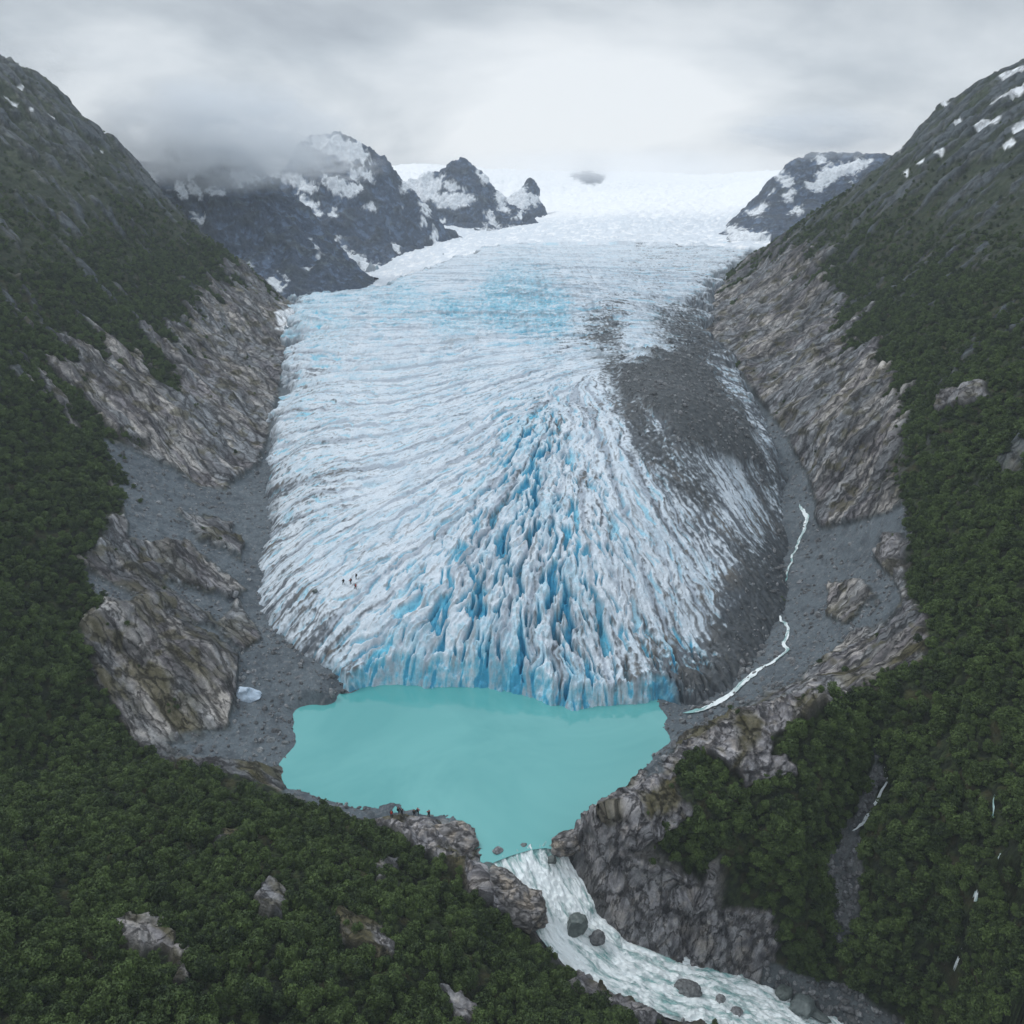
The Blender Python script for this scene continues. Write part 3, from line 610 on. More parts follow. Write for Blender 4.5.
ch1 = fbm(GX, GY, GZ1, 2.4, 4, .6, seed=167); ch2 = fbm(GX, GY * .5, GZ1 * .6, .9, 3, .6, seed=168)
# colours: weathered white crust, fresh blue ice in cuts, dirt
white = np.zeros(GX.shape + (3,), f32) + rgb(208, 218, 227)
white = lay(white, rgb(188, 205, 218), sst(-0.3, 0.5, dnb))
cfresh = np.clip(blue * (np.maximum(crev, big * 1.25) * 1.15 + 0.30 * sst(0.0, 0.5, dn + dnb * .5 + blue - 0.45)) + cliff * sst(-.1, .75, blue * .35 + ch1 * .9 + ch2 * .5) * .45, 0, 1)
gcx = lay(white, rgb(98, 190, 216), np.clip(cfresh * 1.6, 0, 1))
gcx = lay(gcx, rgb(38, 138, 180), np.clip(cfresh * 1.3 - 0.6, 0, 1))
band = sst(.35, .8, blue) * sst(300, 380, GY)
gcx = lay(gcx, rgb(128, 190, 212), band * sst(-0.3, 0.4, l4 * .3 + dn))
ll = mix(l5 * 0.75 + l2 * 0.3, l3 * .3 + l4 * .5 + l5 * .4 * (GY < 460), farw)
dv = dirt * 1.36 + ll * 0.20 + dn * 0.75 - l6 * .12 + fbm(GX, GY, GX * 0, 14, 3, seed=171) * 0.35
dm = sst(0.78, 1.30, dv)
fine_d = sst(0.5, 1.4, l2 * .35 + ll * 1.0 + dn * 1.2) * 0.6 * sst(.0, .3, dirt)
dcol = np.zeros_like(gcx) + rgb(88, 95, 102)
dcol = lay(dcol, rgb(100, 97, 92), sst(-.1, .4, dnb)); dcol = lay(dcol, rgb(60, 66, 72), sst(0.8, 1.4, dirt) )
gcx = mix(gcx, np.zeros_like(gcx) + rgb(120, 122, 124), (fine_d * (1 - cfresh))[..., None])
gcx = lay(gcx, rgb(150, 161, 174), sst(.0, 1.5, -l6) * .8 * (1 - cfresh)); gcx = lay(gcx, rgb(118, 128, 142), sst(.7, 1.7, l6 + .3 * dn) * .55 * sst(300, 420, GY))
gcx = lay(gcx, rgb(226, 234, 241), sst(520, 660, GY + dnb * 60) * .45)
gcx = mix(gcx, dcol, (dm * (1 - cliff * .6))[..., None])
mcol = np.zeros_like(gcx) + rgb(68, 73, 76); mcol = lay(mcol, rgb(44, 50, 54), sst(-.2, .4, dn)); mcol = lay(mcol, rgb(92, 94, 92), sst(.1, .5, fbm(GX, GY, GX * 0, 3, 4, .65, seed=159)) * .7)
gcx = mix(gcx, mcol, mound[..., None])
DEB = [[(672, 690), (700, 655), (726, 610), (742, 575), (738, 545), (765, 535), (800, 520), (805, 560), (800, 610), (775, 655), (740, 700), (690, 705)], [(596, 322), (612, 328), (628, 392), (660, 430), (705, 470), (715, 500), (700, 520), (676, 492), (645, 455), (616, 400), (600, 350)], [(655, 318), (700, 300), (712, 330), (722, 352), (690, 352), (668, 345)], [(735, 466), (772, 462), (792, 500), (782, 525), (765, 500)]]
deb = np.zeros(GX.shape, f32)
for P in DEB: deb = np.maximum(deb, sst(-12, 10, px_poly(GPX, GPY, GD, P) + fbm(GX, GY, GX * 0, 9, 5, .65, seed=173) * 34))
deb *= sst(-.45, .25, dn * 1.2 - ll * .22 + .1)
gcx = mix(gcx, mcol * .92, (deb * .9)[..., None])
marg = sst(3.5, 0, sdn) * (1 - wt)
gcx = lay(gcx, rgb(72, 78, 84), marg * 0.6 * sst(-.4, .3, dn + .3))
glacier = link_mesh('glacier', np.stack([GX, GY, GZ1], -1), grid_faces(gr, gc), M_ICE, cols=gcx)
tag(glacier, 'crevassed glacier tongue of white and blue ice ending in the turquoise lake', 'glacier', kind='structure')
def ice_hit(px, py):
    for d in np.arange(150, 420, 0.3):
        x, y, z = world(px, py, d=d)
        r = (math.log(y) - math.log(148)) / (math.log(740) - math.log(148)) * (gr - 1); q_ = (x / (60 + .55 * y) / .60 * .5 + .5) * (gc - 1)
        if 0 <= r < gr - 1 and 0 <= q_ < gc - 1 and z < GZ1[int(r + .5), int(q_ + .5)]: return x, y, float(GZ1[int(r + .5), int(q_ + .5)])

# ------------------------------------------------------------------ FAR MOUNTAINS (lofts through traced lines, foot to crest, then down the back)
def loft(name, rows, ns, nt, label, snow_polys, amp_=6.0, gscale=28, base=(104, 120, 142), snowline=None, snowbase=False, low=(92, 99, 102), back=60, seed=0, snow_n=0.0, mat=None):
    R = []
    for row in rows:
        W_ = np.array([world(px, py, d=d) for px, py, d in row])
        t = np.concatenate([[0], np.cumsum(np.hypot(*np.diff(np.array(row)[:, :2], axis=0).T))]); t /= t[-1]
        s = np.linspace(0, 1, ns); R.append(np.stack([np.interp(s, t, W_[:, k]) for k in range(3)], -1))
    top = R[-1]
    R = [R[0] - np.array([0, 0, 25.])] + R + [top + np.array([0, back * .5, -back * .45]), top + np.array([0, back * 1.4, -back * 1.5])]
    R = np.array(R); kk = np.linspace(0, 1, len(R)); tt = np.linspace(0, 1, nt)
    P = np.zeros((nt, ns, 3), f32)
    idx = np.clip(np.searchsorted(kk, tt, 'right') - 1, 0, len(R) - 2); fr = (tt - kk[idx]) / (kk[1] - kk[0])
    P = (R[idx] * (1 - fr)[:, None, None] + R[idx + 1] * fr[:, None, None]).astype(f32)
    X, Y, Z = P[..., 0], P[..., 1], P[..., 2]
    nn = grid_normals(X, Y, Z)
    if nn[nt // 3, ns // 2, 2] < 0: nn = -nn
    A_ = aniso(X, Y, Z, np.array([0.25 * (1 if X.mean() < 0 else -1), -0.5, -0.8]) , 3.0)
    n1 = ridged(*A_, gscale, 5, seed=seed + 201); n2 = fbm(X, Y, Z, gscale * .5, 4, seed=seed + 203); n3 = ridged(X, Y, Z, gscale * .35, 4, .6, seed=seed + 207)
    ds = (n1 * 1.0 + n2 * .6 + n3 * .35) * amp_
    edge = np.minimum(1, np.minimum(np.arange(nt)[:, None], 9e9) * 0 + 1)
    P = P + nn * (ds * edge)[..., None]
    Xp, Yp, Dp = pix(X, Y, Z)
    c = np.zeros(P.shape, f32) + rgb(*base)  # rock base is bluer and paler, with some distance haze painted in
    c = lay(c, rgb(*low), sst(-.1, .3, n2) * .8); c = lay(c, rgb(62, 70, 82), sst(.1, .45, n3) * .7)
    wq = (fbm(X, Y, Z, 9, 5, .65, seed=seed + 211) * 9 + (n3 - .1) * 5) * F / Dp * .9
    sn = np.full(X.shape, -99., f32)
    for p in snow_polys: sn = np.maximum(sn, sdf_poly(Xp, Yp, p) + wq)
    sm = sst(-2.2, 1.8, sn)
    if snow_n: sm = np.maximum(sm, sst(.0, .12, fbm(*A_, 22, 4, .6, seed=seed + 213) - (1 - snow_n)))
    if snowbase:
        rockm = sm if snow_polys else sm * 0
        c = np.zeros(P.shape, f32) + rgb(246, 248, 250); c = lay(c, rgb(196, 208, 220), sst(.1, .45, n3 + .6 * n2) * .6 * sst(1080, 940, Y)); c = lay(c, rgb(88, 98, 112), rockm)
    else:
        c = lay(c, rgb(228, 233, 238), sm)
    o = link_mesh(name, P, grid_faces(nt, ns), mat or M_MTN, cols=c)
    return tag(o, label, 'mountain', kind='structure')
k_ = max(LOD, .4)
# A: nearer left mountain under the cloud
loft('mountain', [[(240, 330, 540), (285, 300, 560), (330, 298, 580), (360, 292, 600), (376, 287, 620)], [(180, 270, 600), (240, 255, 610), (290, 250, 615), (322, 264, 620), (368, 284, 636)], [(110, 170, 640), (160, 160, 640), (200, 140, 640), (240, 152, 650), (278, 187, 650), (303, 212, 650), (325, 237, 650), (345, 260, 650), (374, 283, 640)]],
     int(420 * k_), int(420 * k_), 'dark mountain under low cloud at the left head of the valley', [[(178, 190), (186, 192), (188, 199), (176, 194)], [(191, 188), (198, 192), (202, 198), (194, 196)], [(150, 173), (156, 178), (158, 184), (148, 178)], [(210, 194), (222, 196), (214, 199)], [(198, 219), (204, 223), (202, 226)], [(183, 158), (200, 163), (196, 168)], [(274, 286), (284, 288), (278, 291)], [(160, 158), (172, 162), (166, 165)], [(192, 170), (198, 173), (195, 177)], [(232, 176), (260, 182), (240, 186)]], seed=0, low=(100, 108, 108), snow_n=.70)
# B: snow-capped mountain
loft('mountain.001', [[(300, 300, 700), (372, 285, 720), (425, 275, 760), (470, 258, 810), (490, 245, 850)], [(290, 235, 760), (350, 240, 770), (400, 250, 790), (440, 250, 810), (480, 245, 850)], [(250, 180, 800), (285, 178, 800), (305, 140, 800), (335, 136, 805), (362, 146, 810), (383, 160, 810), (400, 182, 815), (425, 210, 820), (455, 236, 830), (485, 246, 850)]],
     int(420 * k_), int(420 * k_), 'steep grey mountain with a broad snow cap left of the icefall', [[(305, 140), (335, 140), (360, 150), (366, 158), (350, 164), (338, 158), (320, 152)], [(262, 182), (273, 192), (268, 190)], [(275, 178), (300, 178), (318, 190), (310, 192)], [(325, 180), (345, 186), (360, 190), (350, 195), (335, 192)], [(340, 243), (352, 258), (368, 266), (398, 276), (370, 276), (350, 262)], [(350, 170), (365, 175), (372, 182), (352, 178)], [(300, 196), (316, 204), (320, 216), (306, 206)], [(418, 205), (428, 216), (424, 216)], [(333, 208), (336, 218), (334, 218)], [(368, 209), (374, 212), (370, 212)], [(402, 185), (407, 190), (404, 192)], [(360, 285), (400, 276), (392, 284), (364, 290)]], seed=20, snow_n=.74)
# snow shoulder between B and C, C itself and the far snow dome
loft('snowfield', [[(320, 310, 560), (440, 275, 600), (480, 262, 640), (540, 252, 670), (620, 247, 690), (700, 247, 690), (770, 250, 660)], [(330, 285, 720), (440, 252, 760), (480, 244, 780), (540, 238, 800), (620, 236, 800), (700, 237, 800), (770, 236, 780)], [(350, 235, 980), (440, 215, 1000), (500, 225, 1010), (560, 212, 1040), (640, 206, 1040), (720, 208, 1020), (790, 200, 980)], [(360, 180, 1150), (430, 180, 1180), (500, 200, 1200), (560, 195, 1250), (640, 190, 1300), (720, 190, 1250), (800, 180, 1150)], [(340, 170, 1300), (420, 165, 1350), (500, 170, 1400), (560, 172, 1500), (620, 172, 1550), (700, 176, 1500), (800, 170, 1350), (860, 165, 1300)]],
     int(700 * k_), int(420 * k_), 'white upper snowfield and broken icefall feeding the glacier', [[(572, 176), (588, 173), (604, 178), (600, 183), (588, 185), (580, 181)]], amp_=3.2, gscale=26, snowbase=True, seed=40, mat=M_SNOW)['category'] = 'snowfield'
loft('mountain.002', [[(400, 262, 870), (440, 252, 880), (490, 245, 890), (541, 236, 900)], [(405, 235, 930), (445, 225, 930), (490, 225, 930), (540, 232, 915)], [(385, 200, 960), (410, 180, 960), (440, 172, 960), (463, 159, 955), (480, 172, 955), (492, 190, 950), (505, 204, 945), (525, 215, 940), (543, 232, 920)]],
     int(300 * k_), int(300 * k_), 'snow-streaked pointed peak beside the upper icefall', [[(385, 165), (430, 165), (440, 200), (425, 205), (398, 185)], [(432, 180), (445, 178), (436, 195), (432, 190)], [(430, 200), (460, 195), (474, 201), (460, 208), (440, 207)], [(490, 215), (500, 232), (492, 225)], [(480, 235), (540, 232), (510, 243), (470, 250)], [(445, 185), (460, 190), (452, 192)], [(478, 172), (486, 184), (482, 182)], [(496, 196), (508, 214), (500, 210)]], amp_=5, seed=60, gscale=20, back=40, snow_n=.8)
loft('mountain.003', [[(500, 240, 950), (525, 238, 960), (545, 233, 970)], [(500, 215, 980), (530, 212, 990), (547, 222, 990)], [(505, 200, 1010), (522, 190, 1010), (530, 179, 1010), (538, 186, 1010), (536, 197, 1010), (543, 208, 1010), (550, 228, 1000)]],
     int(160 * k_), int(200 * k_), 'small rock fin rising from the snow by the peak', [[(505, 185), (525, 190), (530, 205), (515, 215), (500, 210)], [(530, 195), (540, 200), (534, 206)]], amp_=3, seed=80, gscale=12, back=20)
loft('mountain.004', [[(700, 262, 700), (735, 242, 720), (775, 238, 700), (830, 235, 680), (900, 225, 670)], [(715, 245, 790), (760, 215, 800), (810, 205, 790), (850, 200, 780), (900, 200, 760)], [(727, 230, 850), (748, 208, 860), (768, 188, 860), (790, 164, 860), (815, 156, 860), (845, 154, 850), (880, 158, 840), (930, 165, 830)]],
     int(360 * k_), int(320 * k_), 'blue-grey mountain with snow patches at the right head of the valley', [[(780, 180), (786, 178), (792, 183), (786, 188)], [(817, 178), (830, 170), (845, 167), (870, 162), (858, 172), (842, 178), (828, 185), (816, 190)], [(808, 188), (818, 188), (820, 191), (810, 191)], [(784, 200), (793, 196), (790, 203)], [(750, 215), (766, 210), (758, 219)], [(727, 232), (765, 238), (745, 245)], [(730, 240), (770, 240), (740, 248)], [(815, 163), (824, 162), (820, 166)], [(794, 213), (800, 212), (797, 216)]], seed=100, amp_=5, snow_n=.70)
# ------------------------------------------------------------------ WATER
def water_mat(name, base, deep, foam=None, rough=0.06, wave=2.0, bump=0.06, fscale=1.2, fth=(0.45, 0.62), spec=.5):
    m, nt, ns, L = nodes(name)
    out = N(nt, 'ShaderNodeOutputMaterial'); p = N(nt, 'ShaderNodeBsdfPrincipled', ins={'Roughness': rough, 'IOR': 1.45, 'Specular IOR Level': spec})
    tc = N(nt, 'ShaderNodeTexCoord')
    n0 = N(nt, 'ShaderNodeTexNoise', ins={'Scale': 0.025, 'Detail': 4.0, 'Roughness': 0.6, 'Distortion': 1.0}); L.new(tc.outputs['Object'], n0.inputs['Vector'])
    mxc = N(nt, 'ShaderNodeMix', data_type='RGBA'); mxc.inputs['A'].default_value = (*base, 1); mxc.inputs['B'].default_value = (*deep, 1)
    mr0 = N(nt, 'ShaderNodeMapRange', ins={'From Min': 0.38, 'From Max': 0.62}); L.new(n0.outputs['Fac'], mr0.inputs['Value']); L.new(mr0.outputs[0], mxc.inputs['Factor'])
    col = mxc.outputs['Result']
    n1 = N(nt, 'ShaderNodeTexNoise', ins={'Scale': wave, 'Detail': 5.0, 'Roughness': 0.6}); L.new(tc.outputs['Object'], n1.inputs['Vector'])
    hgt = n1.outputs['Fac']
    if foam is not None:
        at = N(nt, 'ShaderNodeAttribute', attribute_name='foam')
        n2 = N(nt, 'ShaderNodeTexNoise', ins={'Scale': fscale, 'Detail': 9.0, 'Roughness': 0.72, 'Distortion': 0.6}); fl_ = N(nt, 'ShaderNodeAttribute', attribute_name='flow'); L.new(fl_.outputs['Vector'], n2.inputs['Vector']); L.new(fl_.outputs['Vector'], n1.inputs['Vector'])
        ad = N(nt, 'ShaderNodeMath', operation='ADD'); L.new(n2.outputs['Fac'], ad.inputs[0]); L.new(at.outputs['Fac'], ad.inputs[1])
        mr = N(nt, 'ShaderNodeMapRange', ins={'From Min': fth[0] + .5, 'From Max': fth[1] + .5}); L.new(ad.outputs[0], mr.inputs['Value'])
        mf = N(nt, 'ShaderNodeMix', data_type='RGBA'); L.new(col, mf.inputs['A']); mf.inputs['B'].default_value = (*foam, 1); L.new(mr.outputs[0], mf.inputs['Factor']); col = mf.outputs['Result']
        mr2 = N(nt, 'ShaderNodeMapRange', ins={'To Min': rough, 'To Max': 0.8}); L.new(mr.outputs[0], mr2.inputs['Value']); L.new(mr2.outputs[0], p.inputs['Roughness'])
        ad2 = N(nt, 'ShaderNodeMath', operation='ADD'); L.new(n1.outputs['Fac'], ad2.inputs[0]); L.new(mr.outputs[0], ad2.inputs[1]); hgt = ad2.outputs[0]
    L.new(col, p.inputs['Base Color'])
    b = N(nt, 'ShaderNodeBump', ins={'Strength': bump, 'Distance': 0.3}); L.new(hgt, b.inputs['Height']); L.new(b.outputs[0], p.inputs['Normal'])
    L.new(p.outputs[0], out.inputs[0])
    return m
M_LAKE = water_mat('milky_lake_water', rgb(95, 169, 168), rgb(80, 158, 158), rough=0.04, wave=1.0, bump=0.035, spec=1.0)
M_RIV = water_mat('white_water', rgb(146, 186, 184), rgb(112, 160, 160), foam=rgb(232, 240, 242), rough=0.25, bump=0.6, wave=2.0, fscale=.9)

LAKE = [(530, 850), (510, 856), (495, 862), (470, 875), (430, 850), (380, 835), (300, 815), (260, 800), (250, 760), (270, 700), (340, 660), (500, 640), (700, 670), (740, 700), (700, 760), (640, 820), (597, 834), (572, 842), (556, 850), (545, 848)]
lw = [world(x, y, z=0)[:2] for x, y in LAKE]
lk = link_mesh('lake', [(x, y, 0) for x, y in lw], [list(range(len(lw)))], M_LAKE, smooth=False)
tag(lk, 'still turquoise glacial lake below the ice front', 'lake', kind='structure')

def ribbon(name, pts, mat, label, cat, nseg=300, ncr=40, bumpy=0.5, fm=None, seedv=0, follow=False, lift=0.1):
    P = np.array(pts, float); t = np.concatenate([[0], np.cumsum(np.linalg.norm(np.diff(P[:, :3], axis=0), axis=1))])
    s = np.linspace(0, t[-1], nseg); C_ = np.stack([np.interp(s, t, P[:, k]) for k in range(5)], -1)
    ker = np.ones(max(3, nseg // (len(P) * 2)) | 1); ker /= ker.sum(); r_ = len(ker) // 2
    for k in range(5): C_[:, k] = np.convolve(np.pad(C_[:, k], r_, mode='edge'), ker, 'valid')
    if follow:
        C_[:, 0] += fbm(s, s * 0, s * 0, 5, 3, seed=seedv) * 1.1; C_[:, 3] *= (.7 + .9 * np.abs(fbm(s, s * 0 + 9, s * 0, 3, 3, seed=seedv))) * np.clip(np.minimum(np.arange(nseg), nseg - 1 - np.arange(nseg)) / 12, .05, 1)
    tg = np.gradient(C_[:, :2], axis=0); tg /= np.linalg.norm(tg, axis=1)[:, None] + 1e-9; nrm = np.stack([-tg[:, 1], tg[:, 0]], -1)
    w = np.linspace(-1, 1, ncr)
    Xr = C_[:, None, 0] + nrm[:, None, 0] * w * C_[:, None, 3]; Yr = C_[:, None, 1] + nrm[:, None, 1] * w * C_[:, None, 3]; Zr = C_[:, None, 2] + 0 * w
    if follow:
        ri, ci = ground(Xr, Yr); Zr = blur(Z1[ri, ci].astype(f32), 1, 1) + lift
    # flow-stretched chop
    S = np.repeat(s[:, None], ncr, 1); Wd = w[None, :] * C_[:, None, 3]
    Zr = Zr + bumpy * (fbm(S * .45, Wd, S * 0, 1.8, 4, .6, seed=seedv) + .6 * ridged(S * .5, Wd, S * 0, 1.2, 3, seed=seedv + 5)) * np.clip(.3 + 1.4 * C_[:, None, 4], 0, 1.1)
    foam = np.repeat(C_[:, 4:5], ncr, 1) + .32 * fbm(S * .25, Wd, S * 0, 2.0, 4, .65, seed=seedv + 9)
    o = link_mesh(name, np.stack([Xr, Yr, Zr], -1), grid_faces(nseg, ncr), mat, attrs={'foam': foam})
    _fa = o.data.attributes.new('flow', 'FLOAT_VECTOR', 'POINT'); _fa.data.foreach_set('vector', np.stack([S * .28, Wd + .5 * fbm(S * .5, Wd * .5, S * 0, 2.5, 3, seed=seedv + 3), S * 0], -1).astype(f32).ravel())
    return tag(o, label, cat, kind='structure')
rp = []
foamv = [-.2, 0.2, 0.56, 0.68, 0.68, 0.66, 0.62, 0.6, 0.58, 0.6, 0.6, 0.56]
for (px, py, z, w), fo in zip(RIVER, foamv):
    x, y, z = world(px, py, z=z); rp.append((x, y, z, w * (.97 if py < 960 else 1.05), fo))
ribbon('river', rp, M_RIV, 'foaming white outlet river rushing out of the turquoise lake', 'river', nseg=int(520 * k_), ncr=int(150 * k_), bumpy=0.75, seedv=301)
# melt stream down the right side of the ice
def on_ground(pts, z=0.08):
    o = []
    for px, py, w, fo in pts:
        x, y, zz = ray_hit(px, py); o.append((x, y, zz + z, w, fo))
    return o
STREAM = [(797, 515, .9, .6), (806, 528, 1.0, .6), (795, 548, .7, .5), (790, 565, .5, .5), (784, 585, .55, .6), (772, 600, .5, .5), (784, 618, .6, .6), (789, 632, .8, .6), (783, 645, .9, .6), (787, 655, .9, .55), (768, 668, 1.1, .6), (745, 680, 1.5, .6), (725, 698, 1.6, .6), (704, 709, 1.3, .55), (682, 714, 1.4, .45)]
STREAM_Z = [12.2, 11.4, 9.8, 9.0, 8.2, 7.6, 7.0, 6.4, 5.9, 5.4, 4.4, 3.3, 2.0, 0.9, .2]
ribbon('stream', [(*world(p[0], p[1], z=z)[:2], 0, p[2] * .62, p[3]) for p, z in zip(STREAM, STREAM_Z)], M_RIV, 'thin white meltwater stream winding down beside the dirty ice edge', 'stream', nseg=400, ncr=10, bumpy=.08, seedv=311, follow=True, lift=.34)
for i, (pts, lab, nm) in enumerate([
    ([(884, 768, .28, .5), (886, 785, .35, .6), (880, 795, .4, .6), (872, 812, .5, .6), (866, 822, .4, .6), (858, 830, .35, .5), (850, 834, .3, .4)], 'thin white waterfall dropping into the rubble gully', 'waterfall'),
    ([(968, 925, .25, .5), (966, 938, .35, .6), (962, 950, .4, .6), (958, 962, .35, .6), (955, 972, .3, .5)], 'short white cascade low among the trees right of the gully', 'waterfall.001'),
    ([(993, 798, .12, .4), (992, 812, .18, .5), (992, 822, .15, .4)], 'faint upright thread of water high in the right forest', 'waterfall.002'),
    ([(974, 895, .2, .4), (973, 905, .28, .6), (975, 908, .2, .4)], 'tiny patch of white water between the cascade and the thread above', 'waterfall.003'),
    ([(1000, 858, .1, .4), (997, 864, .16, .5), (993, 870, .14, .5)], 'slanting trickle among the right forest trees', 'waterfall.004')]):
    ribbon(nm, [(a_, b_, c_, w_ * .65, f_ + .1) for a_, b_, c_, w_, f_ in on_ground(pts)], M_RIV, lab, 'waterfall', nseg=90, ncr=8, bumpy=.06, seedv=320 + i, follow=True, lift=.55)

# ------------------------------------------------------------------ ROCKS
def ico(sub):
    import bmesh
    bm = bmesh.new(); bmesh.ops.create_icosphere(bm, subdivisions=sub, radius=1)
    V = np.array([v.co[:] for v in bm.verts], f32); Fa = np.array([[v.index for v in f.verts] for f in bm.faces], np.int32); bm.free()
    return V, Fa
IV, IF = ico(5); JV, JF = ico(2)
M_BOULDER = plain('boulder_rock', tuple(rgb(112, 114, 116)), amt=.6, scale=1.6, bump=1.0, rnd=.5)
M_WET = plain('wet_boulder_rock', tuple(rgb(92, 101, 100)), rough=.4, amt=.3, scale=1.6, bump=.5, rnd=.15)
M_TAN = plain('ledge_rock', tuple(rgb(122, 119, 114)), amt=.75, scale=.9, bump=1.0)
def rock_mesh(V, sx, sy, sz, seed, rough=.3):
    P = V * 1.0
    n = ridged(P[:, 0], P[:, 1], P[:, 2], 1.3, 4, seed=seed) * rough + fbm(P[:, 0], P[:, 1], P[:, 2], .7, 4, seed=seed + 3) * rough
    # flattened facets
    for k in range(9):
        dd = _g[(int(seed) * 7 + k * 13) % 256]; cut = .72 + .05 * (k % 4)
        t = P @ dd; P = P - np.maximum(t - cut, 0)[:, None] * dd * .85
    P = P * (1 + n * .5)[:, None]
    return P * np.array([sx, sy, sz], f32)
def boulder(name, px, py, z, sx, sy, sz, rz, mat, label, seed, group=None, cat='boulder'):
    x, y, z = world(px, py, z=z)
    P = rock_mesh(IV, sx, sy, sz, seed, .6 if mat is M_TAN else .5)
    if mat is M_TAN:
        P = P + IV * (ridged(P[:, 0], P[:, 1], P[:, 2], 1.6, 4, .6, seed=seed + 9) * .16)[:, None]
        cc = np.zeros((len(P), 3), f32) + rgb(138, 136, 136); cc = lay(cc, rgb(168, 158, 146), sst(-.1, .35, fbm(P[:, 0], P[:, 1], P[:, 2], 2.2, 4, seed=seed))); cc = lay(cc, rgb(74, 74, 74), sst(.0, .35, fbm(P[:, 0], P[:, 1], P[:, 2] * 2, 1.4, 4, .6, seed=seed + 2)) * .7)
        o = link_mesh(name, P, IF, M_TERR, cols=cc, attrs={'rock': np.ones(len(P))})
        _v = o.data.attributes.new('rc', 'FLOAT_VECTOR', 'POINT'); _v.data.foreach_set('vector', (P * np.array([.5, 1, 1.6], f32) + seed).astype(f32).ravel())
    else: o = link_mesh(name, P, IF, mat)
    o.location = (x, y, z); o.rotation_euler = (0, 0, rz); return tag(o, label, cat, group)
B = [(452, 838, 0.1, 5.2, 3.2, 2.0, -.1, M_TAN, 'flat rounded rock ledge jutting into the lake below the hikers'),
     (486, 872, -.2, 3.0, 2.0, 1.3, -.4, M_WET, 'low dark rock on the left bank where the river leaves the lake'),
     (505, 885, -.8, 4.2, 2.8, 2.2, -.5, M_TAN, 'grey rock shelf on the left bank above the round bluff'),
     (522, 905, -1.6, 4.6, 3.4, 3.4, -.4, M_TAN, 'big round tan bluff rock on the left bank of the rapids'),
     (577, 926, -7.0, 1.9, 1.6, 2.3, .3, M_WET, 'large greenish wet boulder standing in the middle of the rapids'),
     (597, 938, -8.6, 1.4, 1.2, 1.3, .3, M_BOULDER, 'small grey boulder at the cliff foot next to the greenish boulder'),
     (552, 860, -.7, 0.85, .7, .8, .1, M_WET, 'small dark rock in the foam at the right of the lake outlet'),
     (498, 851, -.1, 1.0, .8, .8, .6, M_BOULDER, 'small grey rock at the left lip of the lake outlet'),
     (524, 846, -.3, 0.8, .6, .5, .6, M_WET, 'tiny rock awash in the middle of the lake outlet'),
     (568, 843, 1.0, 3.0, 2.2, 2.0, .5, M_TAN, 'tan block at the waterline on the tip of the right rock knob'),
     (594, 815, .3, 1.5, 1.1, .9, .5, M_TAN, 'small block at the waterline halfway along the right rock knob'),
     (686, 990, -15.0, 2.4, 1.6, 1.3, -.2, M_BOULDER, 'grey boulder at the edge of the near gravel bar by the river'),
     (720, 1000, -16.2, 1.0, .8, .7, .7, M_BOULDER, 'small dark rock beside the near gravel bar, right of the larger boulder'),
     (784, 992, -17.7, 1.5, 1.2, .9, .3, M_WET, 'round dark boulder at the far gravel edge in the lower river'),
     (802, 1006, -19.0, 2.3, 1.9, 1.3, .8, M_WET, 'larger dark boulder at the far gravel edge, just below the round one'),
     (815, 1014, -19.9, 2.6, .9, .7, -.6, M_WET, 'long low rock beside the larger dark boulder in the lower river'),
     (735, 1014, -17.2, 1.3, 1.0, .9, .4, M_BOULDER, 'dark rock low on the near gravel bar at the frame bottom'),
     (430, 818, -.25, 1.1, .8, .45, .2, M_WET, 'small flat rock at the waterline under the lone hiker'),
     (672, 752, .2, 2.4, 1.3, .8, .3, M_BOULDER, 'low dark rock point on the right lake shore')]
for i, (px, py, z, sx, sy, sz, rz, m_, lab) in enumerate(B):
    boulder('boulder' if i == 0 else 'boulder.%03d' % i, px, py, z, sx, sy, sz, rz, m_, lab, 400 + i * 3)
x, y, z = ice_hit(315, 592) or world(315, 592, z=11)
o = link_mesh('ice_boulder', rock_mesh(IV, .75, .6, .6, 480), IF, M_WET); o.location = (x, y, z + .2); tag(o, 'dark boulder lying on the ice left of the climbers', 'boulder')
# stranded ice block on the left shore
M_ICEB = plain('stranded_ice', tuple(rgb(176, 192, 208)), rough=.5, amt=.3, scale=.8, bump=.6)
x, y, z = ray_hit(245, 696)
IB = rock_mesh(IV, 3.6, 2.0, 2.6, 491, .35); IB[:, 0] += 0.5 * np.sin(IV[:, 0] * 9) * .5; IB[:, 2] *= np.clip(1.3 - np.abs(IV[:, 0]), .3, 1)
o = link_mesh('ice_block', IB, IF, M_ICEB); o.location = (x, y, z); tag(o, 'pale fan-shaped ice block stranded on the grey left shore', 'ice block')

